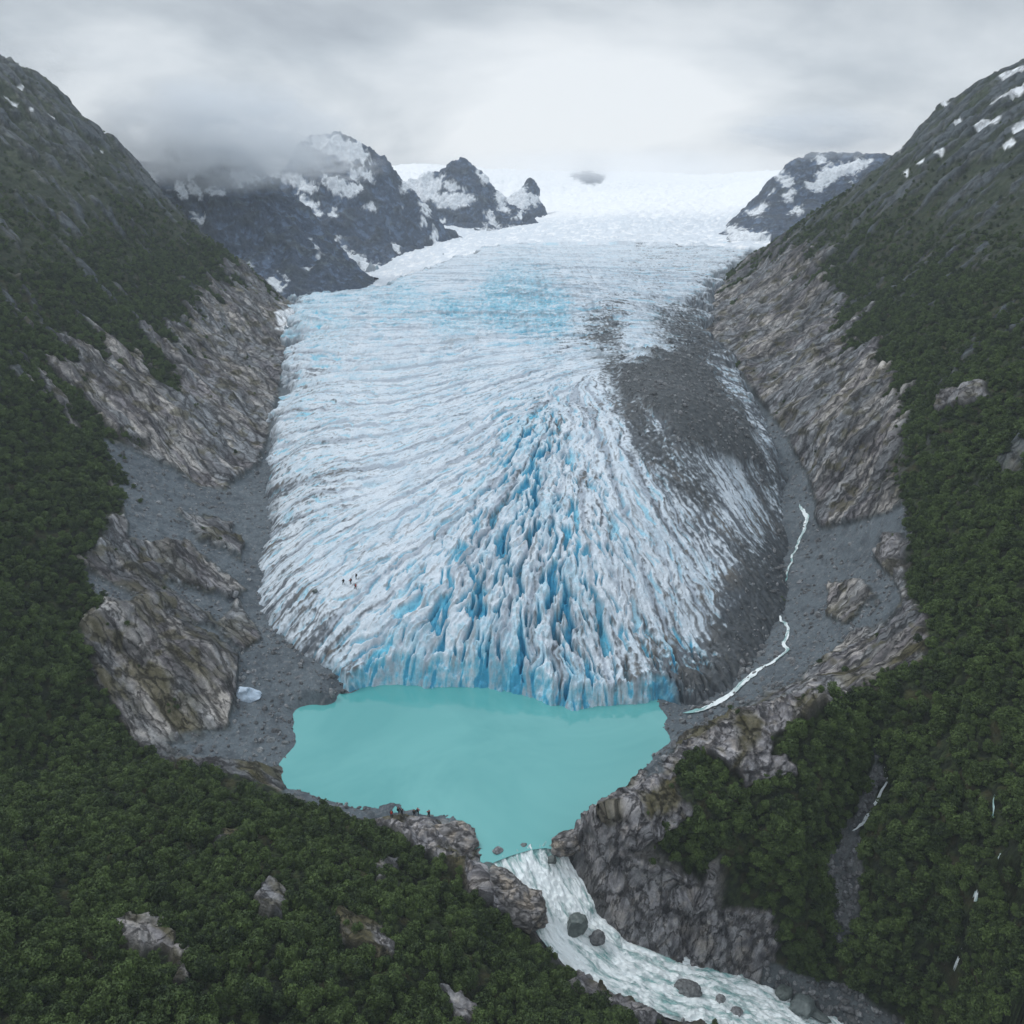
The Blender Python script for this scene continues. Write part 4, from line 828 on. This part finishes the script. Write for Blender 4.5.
# ------------------------------------------------------------------ TREES
def foliage_mat(name, c0, c1):
    m, nt, ns, L = nodes(name)
    out = N(nt, 'ShaderNodeOutputMaterial'); p = N(nt, 'ShaderNodeBsdfPrincipled', ins={'Roughness': .65, 'Specular IOR Level': .25})
    oi = N(nt, 'ShaderNodeObjectInfo'); wn = N(nt, 'ShaderNodeTexWhiteNoise', noise_dimensions='1D'); L.new(oi.outputs['Random'], wn.inputs['W'])
    at = N(nt, 'ShaderNodeAttribute', attribute_name='tone')
    tc = N(nt, 'ShaderNodeNewGeometry'); nn = N(nt, 'ShaderNodeTexNoise', ins={'Scale': .09, 'Detail': 3.0}); L.new(tc.outputs['Position'], nn.inputs['Vector'])
    m1 = N(nt, 'ShaderNodeMath', operation='MULTIPLY', ins={1: .62}); L.new(wn.outputs['Value'], m1.inputs[0])
    m2 = N(nt, 'ShaderNodeMath', operation='MULTIPLY_ADD', ins={1: .35}); L.new(at.outputs['Fac'], m2.inputs[0]); L.new(m1.outputs[0], m2.inputs[2])
    m3 = N(nt, 'ShaderNodeMath', operation='MULTIPLY_ADD', ins={1: .35}); L.new(nn.outputs['Fac'], m3.inputs[0]); L.new(m2.outputs[0], m3.inputs[2])
    r = N(nt, 'ShaderNodeValToRGB'); L.new(m3.outputs[0], r.inputs[0])
    e = r.color_ramp.elements; e[0].position = .2; e[0].color = (*c0, 1); e[1].position = .95; e[1].color = (*c1, 1)
    L.new(r.outputs[0], p.inputs['Base Color'])
    tr = N(nt, 'ShaderNodeBsdfTranslucent'); L.new(r.outputs[0], tr.inputs['Color'])
    ms = N(nt, 'ShaderNodeMixShader', ins={0: .12}); L.new(p.outputs[0], ms.inputs[1]); L.new(tr.outputs[0], ms.inputs[2]); L.new(ms.outputs[0], out.inputs[0])
    return m
M_LEAF = foliage_mat('birch_leaves', (.016, .029, .013), (.090, .138, .040))
M_BARK = plain('birch_bark', (.09, .08, .07), amt=.4, scale=4)
def crown_mesh(seed, n=1100, R=1.25, Hh=2.0, leaf=.12):
    r = np.random.RandomState(seed)
    k = 13                                   # lumps that make up the crown
    cl = []
    for i in range(k):
        an = r.uniform(0, 6.28); rr = R * .62 * math.sqrt(r.uniform(0, 1)); zz = r.uniform(.25, .85) * Hh
        rr *= 1.15 - .7 * max(0, zz / Hh - .45); cl.append((rr * math.cos(an), rr * math.sin(an), zz, r.uniform(.32, .56) * R))
    cl.append((0, 0, Hh * .82, .4 * R)); cl = np.array(cl)
    w = cl[:, 3] ** 2; idx = r.choice(len(cl), n, p=w / w.sum())
    d = r.normal(size=(n, 3)); d[:, 2] = np.abs(d[:, 2]) * 1.0 - .25; d /= np.linalg.norm(d, axis=1)[:, None]
    ctr = cl[idx, :3] + d * (cl[idx, 3] * r.uniform(.72, 1.08, n))[:, None] * np.array([1, 1, .85])
    ctr[:, 2] = np.maximum(ctr[:, 2], .08)
    nrm = d + r.normal(size=(n, 3)) * .55; nrm /= np.linalg.norm(nrm, axis=1)[:, None]
    t = np.cross(nrm, r.normal(size=(n, 3))); t /= np.linalg.norm(t, axis=1)[:, None]; b = np.cross(nrm, t)
    s = (leaf * r.uniform(.7, 1.5, n))[:, None]
    V = np.stack([ctr + t * s, ctr + b * s * .8, ctr - t * s, ctr - b * s * .8], 1).reshape(-1, 3)
    Fa = np.arange(4 * n).reshape(n, 4)
    tone = np.repeat((cl[idx, 2] / Hh * .3 + np.sin(idx * 12.9) * .5 + .2 + r.uniform(-.2, .2, n)), 4)
    return V, Fa, tone
def trunk_mesh(seed, Hh=1.6):
    r = np.random.RandomState(seed); V, Fa = [], []
    def limb(p0, p1, r0, r1):
        p0, p1 = np.array(p0), np.array(p1); ax = (p1 - p0) / np.linalg.norm(p1 - p0); t = np.cross(ax, [.3, .9, .1]); t /= np.linalg.norm(t); b = np.cross(ax, t); s = len(V)
        for p, rr in ((p0, r0), ((p0 + p1) / 2 + r.normal(size=3) * .03, (r0 + r1) / 2), (p1, r1)):
            for k in range(6): V.append(p + rr * (t * math.cos(k * 1.047) + b * math.sin(k * 1.047)))
        for j in range(2):
            for k in range(6): Fa.append([s + j * 6 + k, s + j * 6 + (k + 1) % 6, s + (j + 1) * 6 + (k + 1) % 6, s + (j + 1) * 6 + k])
    limb((0, 0, -.5), (r.uniform(-.1, .1), r.uniform(-.1, .1), .7), .09, .07)
    for k in range(5):
        an = k * 1.26 + r.uniform(0, .5); limb((0, 0, .25 + .09 * k), (math.cos(an) * .6, math.sin(an) * .6, Hh * r.uniform(.6, 1)), .05, .015)
    return np.array(V), np.array(Fa)
# candidate positions from the forest share of the ground
protos = []
for v in range(6):
    root = bpy.data.objects.new('birch_tree' if v == 0 else 'birch_tree.%03d' % v, None); C.objects.link(root)
    V, Fa = trunk_mesh(500 + v); tr_ = link_mesh('trunk', V, Fa, M_BARK, root)
    n_ = [1100, 1250, 950, 1150, 1000, 800][v]
    V, Fa, tone = crown_mesh(520 + v, n_, 1.25 + .1 * (v % 3), [2.5, 2.9, 2.1, 2.7, 2.0, 3.3][v]); cr = link_mesh('crown', V, Fa, M_LEAF, root, smooth=False, attrs={'tone': tone})
    protos.append(root)

fm = forest + (rock_all * 0.0)
# clearing noise: small gaps
gap = fbm(X, Y, Z0, 5.5, 4, seed=601)
dens = fm * sst(.50, .34, gap + high * .25) * (1 - .9 * outc)
dens = np.maximum(dens, moss * .30 * sst(2.5, 4.5, Z1) * sst(.15, .35, fbm(X, Y, Z0, 3.0, 3, seed=611)) * (D > 110))
dens[(Z1 < 1.3) & (Y > 117)] = 0
dens[Z1 < -22] = 0
# keep the river channel clear
dens[(dch < np.where(X > 44, 6.0, 8.4) + 1.5 * nz) & (Y < 127) & (Z1 < 5)] = 0
dens[(X > -60) & (X < 42) & (Y > 126) & (Y < 200)] = 0
for L_ in ([(884, 764), (886, 785), (880, 795), (872, 812), (866, 822), (858, 830), (850, 836)], [(969, 920), (966, 938), (962, 950), (958, 962), (954, 976)], [(993, 794), (992, 812), (992, 826)], [(974, 890), (975, 912)], [(1001, 855), (993, 874)]):
    dens = dens * sst(4, 9, -sdf_poly(PX, PY + 0, L_, closed=False) * -1 + 9 * (D > 200))
area = (2.24 / (ncol - 1) * (60 + .55 * Y)) * dly[:, None] / np.maximum(nr[..., 2], .17)
PXd, PYd, DD = pix(X1, Y1, Z1)
vis = (PXd > -60) & (PXd < 1084) & (PYd < 1080) & (PYd > 20)
treelim = sst(108, 58, Z1 + n_big * 30 + streak * 30)
spacing = np.where(DD < 190, 1.7, np.where(DD < 300, 2.0, 2.2))
lam_ = dens * area / (spacing ** 2 * .62) * vis * (0.05 + .95 * treelim)
pick = np.argwhere(rs.uniform(size=X.shape) < lam_)
tx, ty, tz_ = X1[pick[:, 0], pick[:, 1]], Y1[pick[:, 0], pick[:, 1]], Z1[pick[:, 0], pick[:, 1]]
tmoss = (moss + rock)[pick[:, 0], pick[:, 1]] > .3
thigh = high[pick[:, 0], pick[:, 1]]
tD = DD[pick[:, 0], pick[:, 1]]
jit = rs.uniform(-.5, .5, (len(tx), 2)); tx = tx + jit[:, 0] * .3; ty = ty + jit[:, 1] * .3
ts = rs.uniform(.40, 1.10, len(tx)) * (1 - .5 * thigh) * np.where(tmoss, .55, 1.0) * (1 + .25 * (rs.uniform(size=len(tx)) > .93))
print('TREES', len(tx))
# largest-showing 300 become individuals
tpx, tpy, td_ = pix(tx, ty, tz_ + 1)
score = np.where((tpx > 4) & (tpx < 1020) & (tpy > 0) & (tpy < 1018), ts / td_, 0)
# keep only trees whose crown is really in view (their top shows above the ground in front)
order = np.argsort(-score)[:290]
indiv = np.zeros(len(tx), bool); indiv[order] = True
def where_words(px, py, i):
    return None
rows_ = []
for k_i in order:
    rows_.append((float(tpy[k_i]), float(tpx[k_i]), int(k_i)))
rows_.sort()
for j, (py_, px_, k_i) in enumerate(rows_):
    v = j % 6
    if j < 6:
        root = protos[v]
    else:
        root = protos[v].copy(); C.objects.link(root)
        for ch in protos[v].children:
            cc = ch.copy(); C.objects.link(cc); cc.parent = root
    s_ = float(ts[k_i]); root.location = (float(tx[k_i]), float(ty[k_i]), float(tz_[k_i]) - .15); root.scale = (s_, s_, s_ * random.uniform(1.0, 1.35)); root.rotation_euler = (0, 0, random.uniform(0, 6.28))
    side_ = 'bottom left slope' if px_ < 500 else ('hill above the river' if px_ < 700 else 'bottom right slope')
    tag(root, 'green bushy mountain birch in the dense wood on the ' + side_, 'tree', 'nearest birch trees on the ' + side_)
# everything farther: one forest, instanced on points
def scatter(name, px3, scl, sources, label, cat, tilt=0.0, seed=0):
    n = len(px3); me = bpy.data.meshes.new(name); me.vertices.add(n); me.vertices.foreach_set('co', np.asarray(px3, f32).ravel())
    at = me.attributes.new('scl', 'FLOAT', 'POINT'); at.data.foreach_set('value', np.asarray(scl, f32))
    o = bpy.data.objects.new(name, me); C.objects.link(o); tag(o, label, cat, kind='stuff')
    ng = bpy.data.node_groups.new(name + '_nodes', 'GeometryNodeTree')
    ng.interface.new_socket('Geometry', in_out='INPUT', socket_type='NodeSocketGeometry'); ng.interface.new_socket('Geometry', in_out='OUTPUT', socket_type='NodeSocketGeometry')
    gi = ng.nodes.new('NodeGroupInput'); go = ng.nodes.new('NodeGroupOutput'); L = ng.links
    mp = ng.nodes.new('GeometryNodeMeshToPoints'); L.new(gi.outputs[0], mp.inputs['Mesh'])
    jn = ng.nodes.new('GeometryNodeJoinGeometry')
    for s in sources:
        oi = ng.nodes.new('GeometryNodeObjectInfo'); oi.inputs['Object'].default_value = s; oi.transform_space = 'ORIGINAL'
        gi2 = ng.nodes.new('GeometryNodeGeometryToInstance'); L.new(oi.outputs['Geometry'], gi2.inputs[0]); L.new(gi2.outputs[0], jn.inputs[0])
    ip = ng.nodes.new('GeometryNodeInstanceOnPoints'); L.new(mp.outputs[0], ip.inputs['Points']); L.new(jn.outputs[0], ip.inputs['Instance']); ip.inputs['Pick Instance'].default_value = True
    ri_ = ng.nodes.new('FunctionNodeRandomValue'); ri_.data_type = 'INT'; ri_.inputs[4].default_value = 0; ri_.inputs[5].default_value = len(sources) - 1; ri_.inputs['Seed'].default_value = seed; L.new(ri_.outputs[2], ip.inputs['Instance Index'])
    rr = ng.nodes.new('FunctionNodeRandomValue'); rr.data_type = 'FLOAT_VECTOR'; rr.inputs[0].default_value = (-tilt, -tilt, 0); rr.inputs[1].default_value = (tilt, tilt, 6.28); rr.inputs['Seed'].default_value = seed + 1
    L.new(rr.outputs[0], ip.inputs['Rotation'])
    na = ng.nodes.new('GeometryNodeInputNamedAttribute'); na.data_type = 'FLOAT'; na.inputs['Name'].default_value = 'scl'; L.new(na.outputs[0], ip.inputs['Scale'])
    L.new(ip.outputs[0], go.inputs[0])
    md = o.modifiers.new('scatter', 'NODES'); md.node_group = ng
    return o
rest = ~indiv
crowns = [ch for p in protos for ch in p.children if ch.name.startswith('crown')]
scatter('forest', np.stack([tx, ty, tz_ - .15], -1)[rest], ts[rest] * 1.0, crowns, 'dense dark green birch wood covering the valley slopes', 'forest', tilt=.12, seed=3)
# rubble on shores, gully and bars
def ray_rocks():
    lam = np.zeros_like(X)
    m1 = scree * (Z1 > -21.5) * vis * (DD < 320)
    lam = m1 * area * (.22 + 1.3 * np.clip(gully + shg, 0, 1) + .25 * (DD < 220))
    lam = lam + area * vis * sst(9.5, 7.5, dch) * sst(5.5, 7, dch) * (Y < 118) * (Z1 > -21.5) * .9 * (1 - forest)
    lam = lam * np.maximum(sst(.45, .7, slopeN), np.clip(gully + shg, 0, 1))
    lam[(Z1 < -.1) & (Y > 128)] = 0; lam[(PX > 370) & (PX < 440) & (PY > 795) & (PY < 830)] = 0
    return np.argwhere(rs.uniform(size=X.shape) < lam)
pk = ray_rocks(); print('ROCKS', len(pk))
rxyz = TP[pk[:, 0], pk[:, 1]]
garea = (1.2 / (gc - 1) * (60 + .55 * GY)) * np.gradient(ly)[:, None]
gk = np.argwhere(rs.uniform(size=GX.shape) < garea * (mound * .35 + .22 * sst(.9, 1.2, dirt)) * (sd > 0) * (GY < 420))
rxyz = np.concatenate([rxyz, np.stack([GX, GY, GZ1], -1)[gk[:, 0], gk[:, 1]]])
small = []
for v in range(4):
    o = link_mesh('stone' if v == 0 else 'stone.%03d' % v, rock_mesh(JV, [.8, .6, .9, .7][v], [.6, .7, .5, .6][v], [.5, .45, .55, .4][v], 700 + v), JF, M_BOULDER, smooth=False)
    x, y, z = ray_hit(*[(765, 968), (780, 978), (840, 905), (845, 880)][v]); o.location = (x, y, z + .1)
    tag(o, ['grey stone at the top of the far gravel bar', 'grey stone in the middle of the far gravel bar', 'grey stone near the foot of the rubble gully', 'grey stone halfway up the rubble gully'][v], 'stone', 'loose stones by the river and gully'); small.append(o)
sr = np.exp(rs.normal(-1.0, .55, len(rxyz))) * 1.15
scatter('rubble', rxyz, np.clip(sr, .15, 1.6), small, 'grey broken rubble scattered over shores and gully', 'rubble', tilt=1.5, seed=9)

# ------------------------------------------------------------------ PEOPLE
def pmat(n, c): return plain(n, c, rough=.85, amt=.12, scale=9, bump=.1)
SKIN = pmat('skin', (.42, .26, .19)); HAIR = pmat('dark_hair', (.02, .015, .012)); PANTS = pmat('dark_trousers', (.018, .02, .026)); BOOT = pmat('boot_leather', (.03, .022, .016))
JK = {'black': pmat('black_jacket', (.012, .012, .015)), 'red': pmat('red_jacket', (.32, .03, .025)), 'navy': pmat('navy_jacket', (.012, .018, .05)), 'pink': pmat('pink_jacket', (.42, .16, .18))}
PK = {'black': pmat('black_pack', (.01, .01, .012)), 'red': pmat('red_pack', (.4, .035, .02)), 'orange': pmat('orange_pack', (.5, .13, .02))}
def skinned(name, verts, edges, radii, mat, parent, sub=1):
    me = bpy.data.meshes.new(name); me.from_pydata(verts, edges, []); me.materials.append(mat)
    o = bpy.data.objects.new(name, me); C.objects.link(o); o.parent = parent
    sk = o.modifiers.new('skin', 'SKIN')
    for v, r in zip(me.skin_vertices[0].data, radii): v.radius = (r, r)
    me.skin_vertices[0].data[0].use_root = True
    o.modifiers.new('sub', 'SUBSURF').levels = sub; o.modifiers['sub'].render_levels = sub
    for p in me.polygons: p.use_smooth = True
    return o
def person(name, loc, rz, jk, pk_, label, group, pose=0, hgt=1.75):
    root = bpy.data.objects.new(name, None); C.objects.link(root); tag(root, label, 'person', group)
    s = hgt / 1.75; root.location = loc; root.rotation_euler = (0, 0, rz); root.scale = (s, s, s)
    st = [.0, .16, .08][pose % 3]; arm = [0, .18, .34][pose % 3]
    J = dict(pel=(0, 0, .95), wai=(0, 0, 1.12), che=(0, -.01, 1.32), nec=(0, 0, 1.48), hb=(0, .01, 1.57), ht=(0, .01, 1.70),
             sl=(-.19, 0, 1.41), sr=(.19, 0, 1.41), el=(-.25, .03 + arm * .3, 1.14), er=(.25, .03 + arm * .5, 1.14), wl=(-.24, .06 + arm, .90 + arm * .5), wr=(.24, .08 + arm, .90 + arm * .9), hl=(-.235, .09 + arm, .82 + arm * .5), hr=(.235, .11 + arm, .82 + arm * .9),
             pl=(-.1, 0, .9), pr=(.1, 0, .9), kl=(-.11, .03 + st, .50), kr=(.11, .03 - st * .4, .50), al=(-.12, st, .09), ar=(.12, -st, .09), fl=(-.13, st + .15, .04), fr=(.13, .15 - st, .04))
    ks = list(J); E = [('pel', 'wai'), ('wai', 'che'), ('che', 'nec'), ('nec', 'hb'), ('hb', 'ht'), ('che', 'sl'), ('che', 'sr'), ('sl', 'el'), ('el', 'wl'), ('wl', 'hl'), ('sr', 'er'), ('er', 'wr'), ('wr', 'hr'), ('pel', 'pl'), ('pel', 'pr'), ('pl', 'kl'), ('kl', 'al'), ('al', 'fl'), ('pr', 'kr'), ('kr', 'ar'), ('ar', 'fr')]
    R = dict(pel=.13, wai=.12, che=.135, nec=.055, hb=.085, ht=.075, sl=.07, sr=.07, el=.045, er=.045, wl=.032, wr=.032, hl=.035, hr=.035, pl=.085, pr=.085, kl=.058, kr=.058, al=.042, ar=.042, fl=.035, fr=.035)
    skinned('body', [J[k] for k in ks], [(ks.index(a_), ks.index(b_)) for a_, b_ in E], [R[k] for k in ks], SKIN, root)
    def sub(nm, keys, grow, mat, inf={}):
        ee = [(keys.index(a_), keys.index(b_)) for a_, b_ in E if a_ in keys and b_ in keys]
        skinned(nm, [J[k] for k in keys], ee, [R[k] + grow for k in keys], mat, root)
    sub('jacket', ['pel', 'wai', 'che', 'sl', 'sr', 'el', 'wl', 'er', 'wr'], .028, JK[jk])
    sub('trousers', ['pel', 'pl', 'pr', 'kl', 'kr', 'al', 'ar'], .02, PANTS)
    skinned('boot', [J['al'], J['fl']], [(0, 1)], [.055, .05], BOOT, root); skinned('boot', [J['ar'], J['fr']], [(0, 1)], [.055, .05], BOOT, root)
    skinned('hair', [(0, -.025, 1.60), (0, -.012, 1.73)], [(0, 1)], [.09, .082], HAIR, root)
    V = IV * np.array([.17, .11, .27], f32); V = np.sign(V) * np.abs(V / np.array([.17, .11, .27], f32)) ** .6 * np.array([.17, .11, .27], f32)
    b = link_mesh('backpack', V + np.array([0, -.24, 1.25]), IF, PK[pk_], root)
    return root
LEDG = [(391.7, 818, 'navy', 'red', 'hiker in dark jacket with red pack, leftmost of the group on the rock ledge', .3, 0), (398.8, 814.5, 'black', 'black', 'hiker in black at the lake edge, back one of the close pair on the ledge', -.4, 1),
        (402, 816, 'navy', 'black', 'hiker in navy standing just in front of the one in black on the ledge', .2, 2), (414.5, 817, 'black', 'black', 'tall hiker all in black near the right end of the ledge', .0, 0),
        (418.3, 815.5, 'pink', 'black', 'hiker in pale pink jacket with black pack beside the tall one', -.5, 1), (429, 817.5, 'red', 'black', 'lone hiker in red jacket on the small rock at the waterline', .4, 2)]
for i, (px, py, jk, pk_, lab, rz, ps) in enumerate(LEDG):
    if i < 5: x, y, z = ray_hit(px, py); z -= .03
    else: x, y, z = world(px, py, z=.22)
    z = max(z, .15)
    person('person' if i == 0 else 'person.%03d' % i, (x, y, z), rz, jk, pk_, lab, 'hikers on the rock ledge by the lake', ps, 2.05)
ICEP = [(343.6, 585, 'black', 'black', 'climber in black leading the small party on the ice, leftmost', .9, 1), (351, 585, 'red', 'black', 'climber in dark red jacket in the middle of the party on the ice', 1.2, 2),
        (356.3, 580, 'navy', 'black', 'climber in navy highest up the ice behind the others', 1.5, 0), (355.8, 590, 'black', 'red', 'climber with red pack lowest on the ice slope', .7, 1)]
for i, (px, py, jk, pk_, lab, rz, ps) in enumerate(ICEP):
    hit = ice_hit(px, py) or world(px, py, z=12)
    person('person.%03d' % (i + 6), (hit[0], hit[1], hit[2] - .02), rz, jk, pk_, lab, 'climbers crossing the glacier', ps, 1.95)

# ------------------------------------------------------------------ AIR: haze and low cloud
def vol_box(name, lo, hi, dens_, col, label):
    lo, hi = np.array(lo), np.array(hi); c_ = (lo + hi) / 2; h_ = (hi - lo) / 2
    V = [(sx, sy, sz) for sx in (-1, 1) for sy in (-1, 1) for sz in (-1, 1)]
    Fa = [(0, 1, 3, 2), (4, 6, 7, 5), (0, 4, 5, 1), (2, 3, 7, 6), (0, 2, 6, 4), (1, 5, 7, 3)]
    m, nt, ns, L = nodes(name + '_air'); out = N(nt, 'ShaderNodeOutputMaterial'); pv = N(nt, 'ShaderNodeVolumePrincipled', ins={'Density': dens_, 'Color': (*col, 1)})
    L.new(pv.outputs[0], out.inputs['Volume'])
    o = link_mesh(name, np.array(V) * h_, Fa, m, smooth=False); o.location = c_
    return tag(o, label, 'haze', kind='stuff')
vol_box('haze', (-900, -60, -40), (900, 1800, 330), 0.00017, (.80, .88, .97), 'pale blue haze filling the valley air')
def cloud(name, px, py, d, sx, sy, sz, dens_, label, seed, nscale=3.0, thr=.42, col=(.93, .95, .97)):
    x, y, z = world(px, py, d=d)
    m, nt, ns, L = nodes(name + '_vapour'); out = N(nt, 'ShaderNodeOutputMaterial'); pv = N(nt, 'ShaderNodeVolumePrincipled', ins={'Color': (*col, 1)})
    tc = N(nt, 'ShaderNodeTexCoord'); ln = N(nt, 'ShaderNodeVectorMath', operation='LENGTH'); L.new(tc.outputs['Object'], ln.inputs[0])
    fo = N(nt, 'ShaderNodeMapRange', interpolation_type='SMOOTHSTEP', ins={'From Min': 1.0, 'From Max': .25}); L.new(ln.outputs['Value'], fo.inputs['Value'])
    ad = N(nt, 'ShaderNodeVectorMath', operation='ADD'); ad.inputs[1].default_value = (seed, seed * .7, 0); L.new(tc.outputs['Object'], ad.inputs[0])
    no = N(nt, 'ShaderNodeTexNoise', ins={'Scale': nscale, 'Detail': 4.0, 'Roughness': .6}); L.new(ad.outputs[0], no.inputs['Vector'])
    mr = N(nt, 'ShaderNodeMapRange', interpolation_type='SMOOTHSTEP', ins={'From Min': thr, 'From Max': thr + .3}); L.new(no.outputs['Fac'], mr.inputs['Value'])
    mu = N(nt, 'ShaderNodeMath', operation='MULTIPLY'); L.new(fo.outputs[0], mu.inputs[0]); L.new(mr.outputs[0], mu.inputs[1])
    m2 = N(nt, 'ShaderNodeMath', operation='MULTIPLY', ins={1: dens_}); L.new(mu.outputs[0], m2.inputs[0]); L.new(m2.outputs[0], pv.inputs['Density']); L.new(pv.outputs[0], out.inputs['Volume'])
    o = link_mesh(name, JV * 1.0, JF, m, smooth=False); o.location = (x, y, z); o.scale = (sx, sy, sz)
    return tag(o, label, 'cloud', kind='stuff')
cloud('cloud', 215, 136, 600, 120, 60, 46, .15, 'low grey cloud draped over the left mountain top', 1.3, thr=.36)
cloud('cloud.001', 330, 165, 700, 60, 40, 18, .05, 'wisp of cloud across the snow-capped mountain', 4.1)
cloud('cloud.002', 820, 132, 780, 110, 60, 28, .06, 'grey cloud resting on the right head of the valley', 7.7, thr=.36)
cloud('cloud.003', 610, 168, 1380, 420, 200, 40, .006, 'bright mist over the top of the icefall', 9.9, thr=.25, col=(1, 1, 1))
cloud('cloud.004', 20, 60, 520, 60, 40, 22, .03, 'thin cloud brushing the left summit', 12.2)

# ------------------------------------------------------------------ SKY + LIGHT
w = bpy.data.worlds.new('World'); bpy.context.scene.world = w; w.use_nodes = True
nt = w.node_tree; nt.nodes.clear(); L = nt.links
out = N(nt, 'ShaderNodeOutputWorld'); bg = N(nt, 'ShaderNodeBackground')
tc = N(nt, 'ShaderNodeTexCoord'); sx_ = N(nt, 'ShaderNodeSeparateXYZ'); L.new(tc.outputs['Generated'], sx_.inputs[0])
az = N(nt, 'ShaderNodeMath', operation='ADD', ins={1: .34}); L.new(sx_.outputs['Z'], az.inputs[0])
mxz = N(nt, 'ShaderNodeMath', operation='MAXIMUM', ins={1: .06}); L.new(az.outputs[0], mxz.inputs[0])
dvx = N(nt, 'ShaderNodeMath', operation='DIVIDE'); L.new(sx_.outputs['X'], dvx.inputs[0]); L.new(mxz.outputs[0], dvx.inputs[1])
dvy = N(nt, 'ShaderNodeMath', operation='DIVIDE'); L.new(sx_.outputs['Y'], dvy.inputs[0]); L.new(mxz.outputs[0], dvy.inputs[1])
cb = N(nt, 'ShaderNodeCombineXYZ'); L.new(dvx.outputs[0], cb.inputs[0]); L.new(dvy.outputs[0], cb.inputs[1])
n1 = N(nt, 'ShaderNodeTexNoise', ins={'Scale': 1.15, 'Detail': 7.0, 'Roughness': .52, 'Distortion': .3}); L.new(cb.outputs[0], n1.inputs['Vector'])
# brighter gap towards the head of the valley, low down
vd = N(nt, 'ShaderNodeVectorMath', operation='DISTANCE'); vd.inputs[1].default_value = (.10, .99, .10); vs_ = N(nt, 'ShaderNodeVectorMath', operation='MULTIPLY'); vs_.inputs[1].default_value = (1, 1, 2.1); L.new(tc.outputs['Generated'], vs_.inputs[0]); L.new(vs_.outputs[0], vd.inputs[0])
gl = N(nt, 'ShaderNodeMapRange', interpolation_type='SMOOTHSTEP', ins={'From Min': .40, 'From Max': .04, 'To Min': -.03, 'To Max': .40}); L.new(vd.outputs['Value'], gl.inputs['Value'])
ad = N(nt, 'ShaderNodeMath', operation='ADD'); _nb = N(nt, 'ShaderNodeMapRange', ins={'From Min': .25, 'From Max': .75, 'To Min': .14, 'To Max': .88}); _nb.clamp = False; L.new(n1.outputs['Fac'], _nb.inputs['Value']); L.new(_nb.outputs[0], ad.inputs[0]); L.new(gl.outputs[0], ad.inputs[1])
cr = N(nt, 'ShaderNodeValToRGB'); L.new(ad.outputs[0], cr.inputs[0])
e = cr.color_ramp.elements; e[0].position = .36; e[0].color = (*rgb(168, 175, 183), 1); e[1].position = .86; e[1].color = (*rgb(244, 247, 249), 1)
k1 = e.new(.5); k1.color = (*rgb(192, 199, 205), 1); k2 = e.new(.64); k2.color = (*rgb(220, 225, 229), 1)
sky = N(nt, 'ShaderNodeTexSky', sky_type='NISHITA', sun_disc=False, sun_elevation=math.radians(50), sun_rotation=math.radians(-70))
ssc = N(nt, 'ShaderNodeVectorMath', operation='SCALE', ins={'Scale': .08}); L.new(sky.outputs[0], ssc.inputs[0])
mx = N(nt, 'ShaderNodeMix', data_type='RGBA', ins={'Factor': .94}); L.new(ssc.outputs[0], mx.inputs['A']); L.new(cr.outputs[0], mx.inputs['B'])
zb = N(nt, 'ShaderNodeMapRange', interpolation_type='SMOOTHSTEP', ins={'From Min': .15, 'From Max': .85, 'To Min': 1.0, 'To Max': 1.75}); L.new(sx_.outputs['Z'], zb.inputs['Value'])   # overcast sky: brighter overhead
zs = N(nt, 'ShaderNodeVectorMath', operation='SCALE'); L.new(mx.outputs['Result'], zs.inputs[0]); L.new(zb.outputs[0], zs.inputs['Scale']); L.new(zs.outputs[0], bg.inputs['Color']); bg.inputs['Strength'].default_value = 1.0; L.new(bg.outputs[0], out.inputs[0])
sl = bpy.data.lights.new('sun', 'SUN'); sl.energy = 1.0; sl.angle = math.radians(16); sl.color = (1, .98, .95)
so = bpy.data.objects.new('sun', sl); C.objects.link(so)
el_, azr = math.radians(50), math.radians(-70)
dv_ = Vector((math.sin(azr) * math.cos(el_), math.cos(azr) * math.cos(el_), math.sin(el_))); so.rotation_euler = dv_.to_track_quat('Z', 'Y').to_euler()

cam = bpy.data.cameras.new('camera'); cam.sensor_width = 36; cam.lens = F / 1024 * 36; cam.clip_end = 10000; cam.clip_start = .5
co = bpy.data.objects.new('camera', cam); C.objects.link(co); co.location = (0, 0, H); co.rotation_euler = (math.pi / 2 - PITCH, 0, 0)
S = bpy.context.scene; S.camera = co
S.view_settings.view_transform = 'Standard'; S.view_settings.look = 'None'; S.view_settings.exposure = 0.08; S.view_settings.gamma = 1
S.cycles.max_bounces = 12; S.cycles.diffuse_bounces = 3; S.cycles.transparent_max_bounces = 8; S.cycles.volume_bounces = 10; S.cycles.volume_step_rate = 2.0; S.cycles.volume_max_steps = 128
S.cycles.use_denoising = True
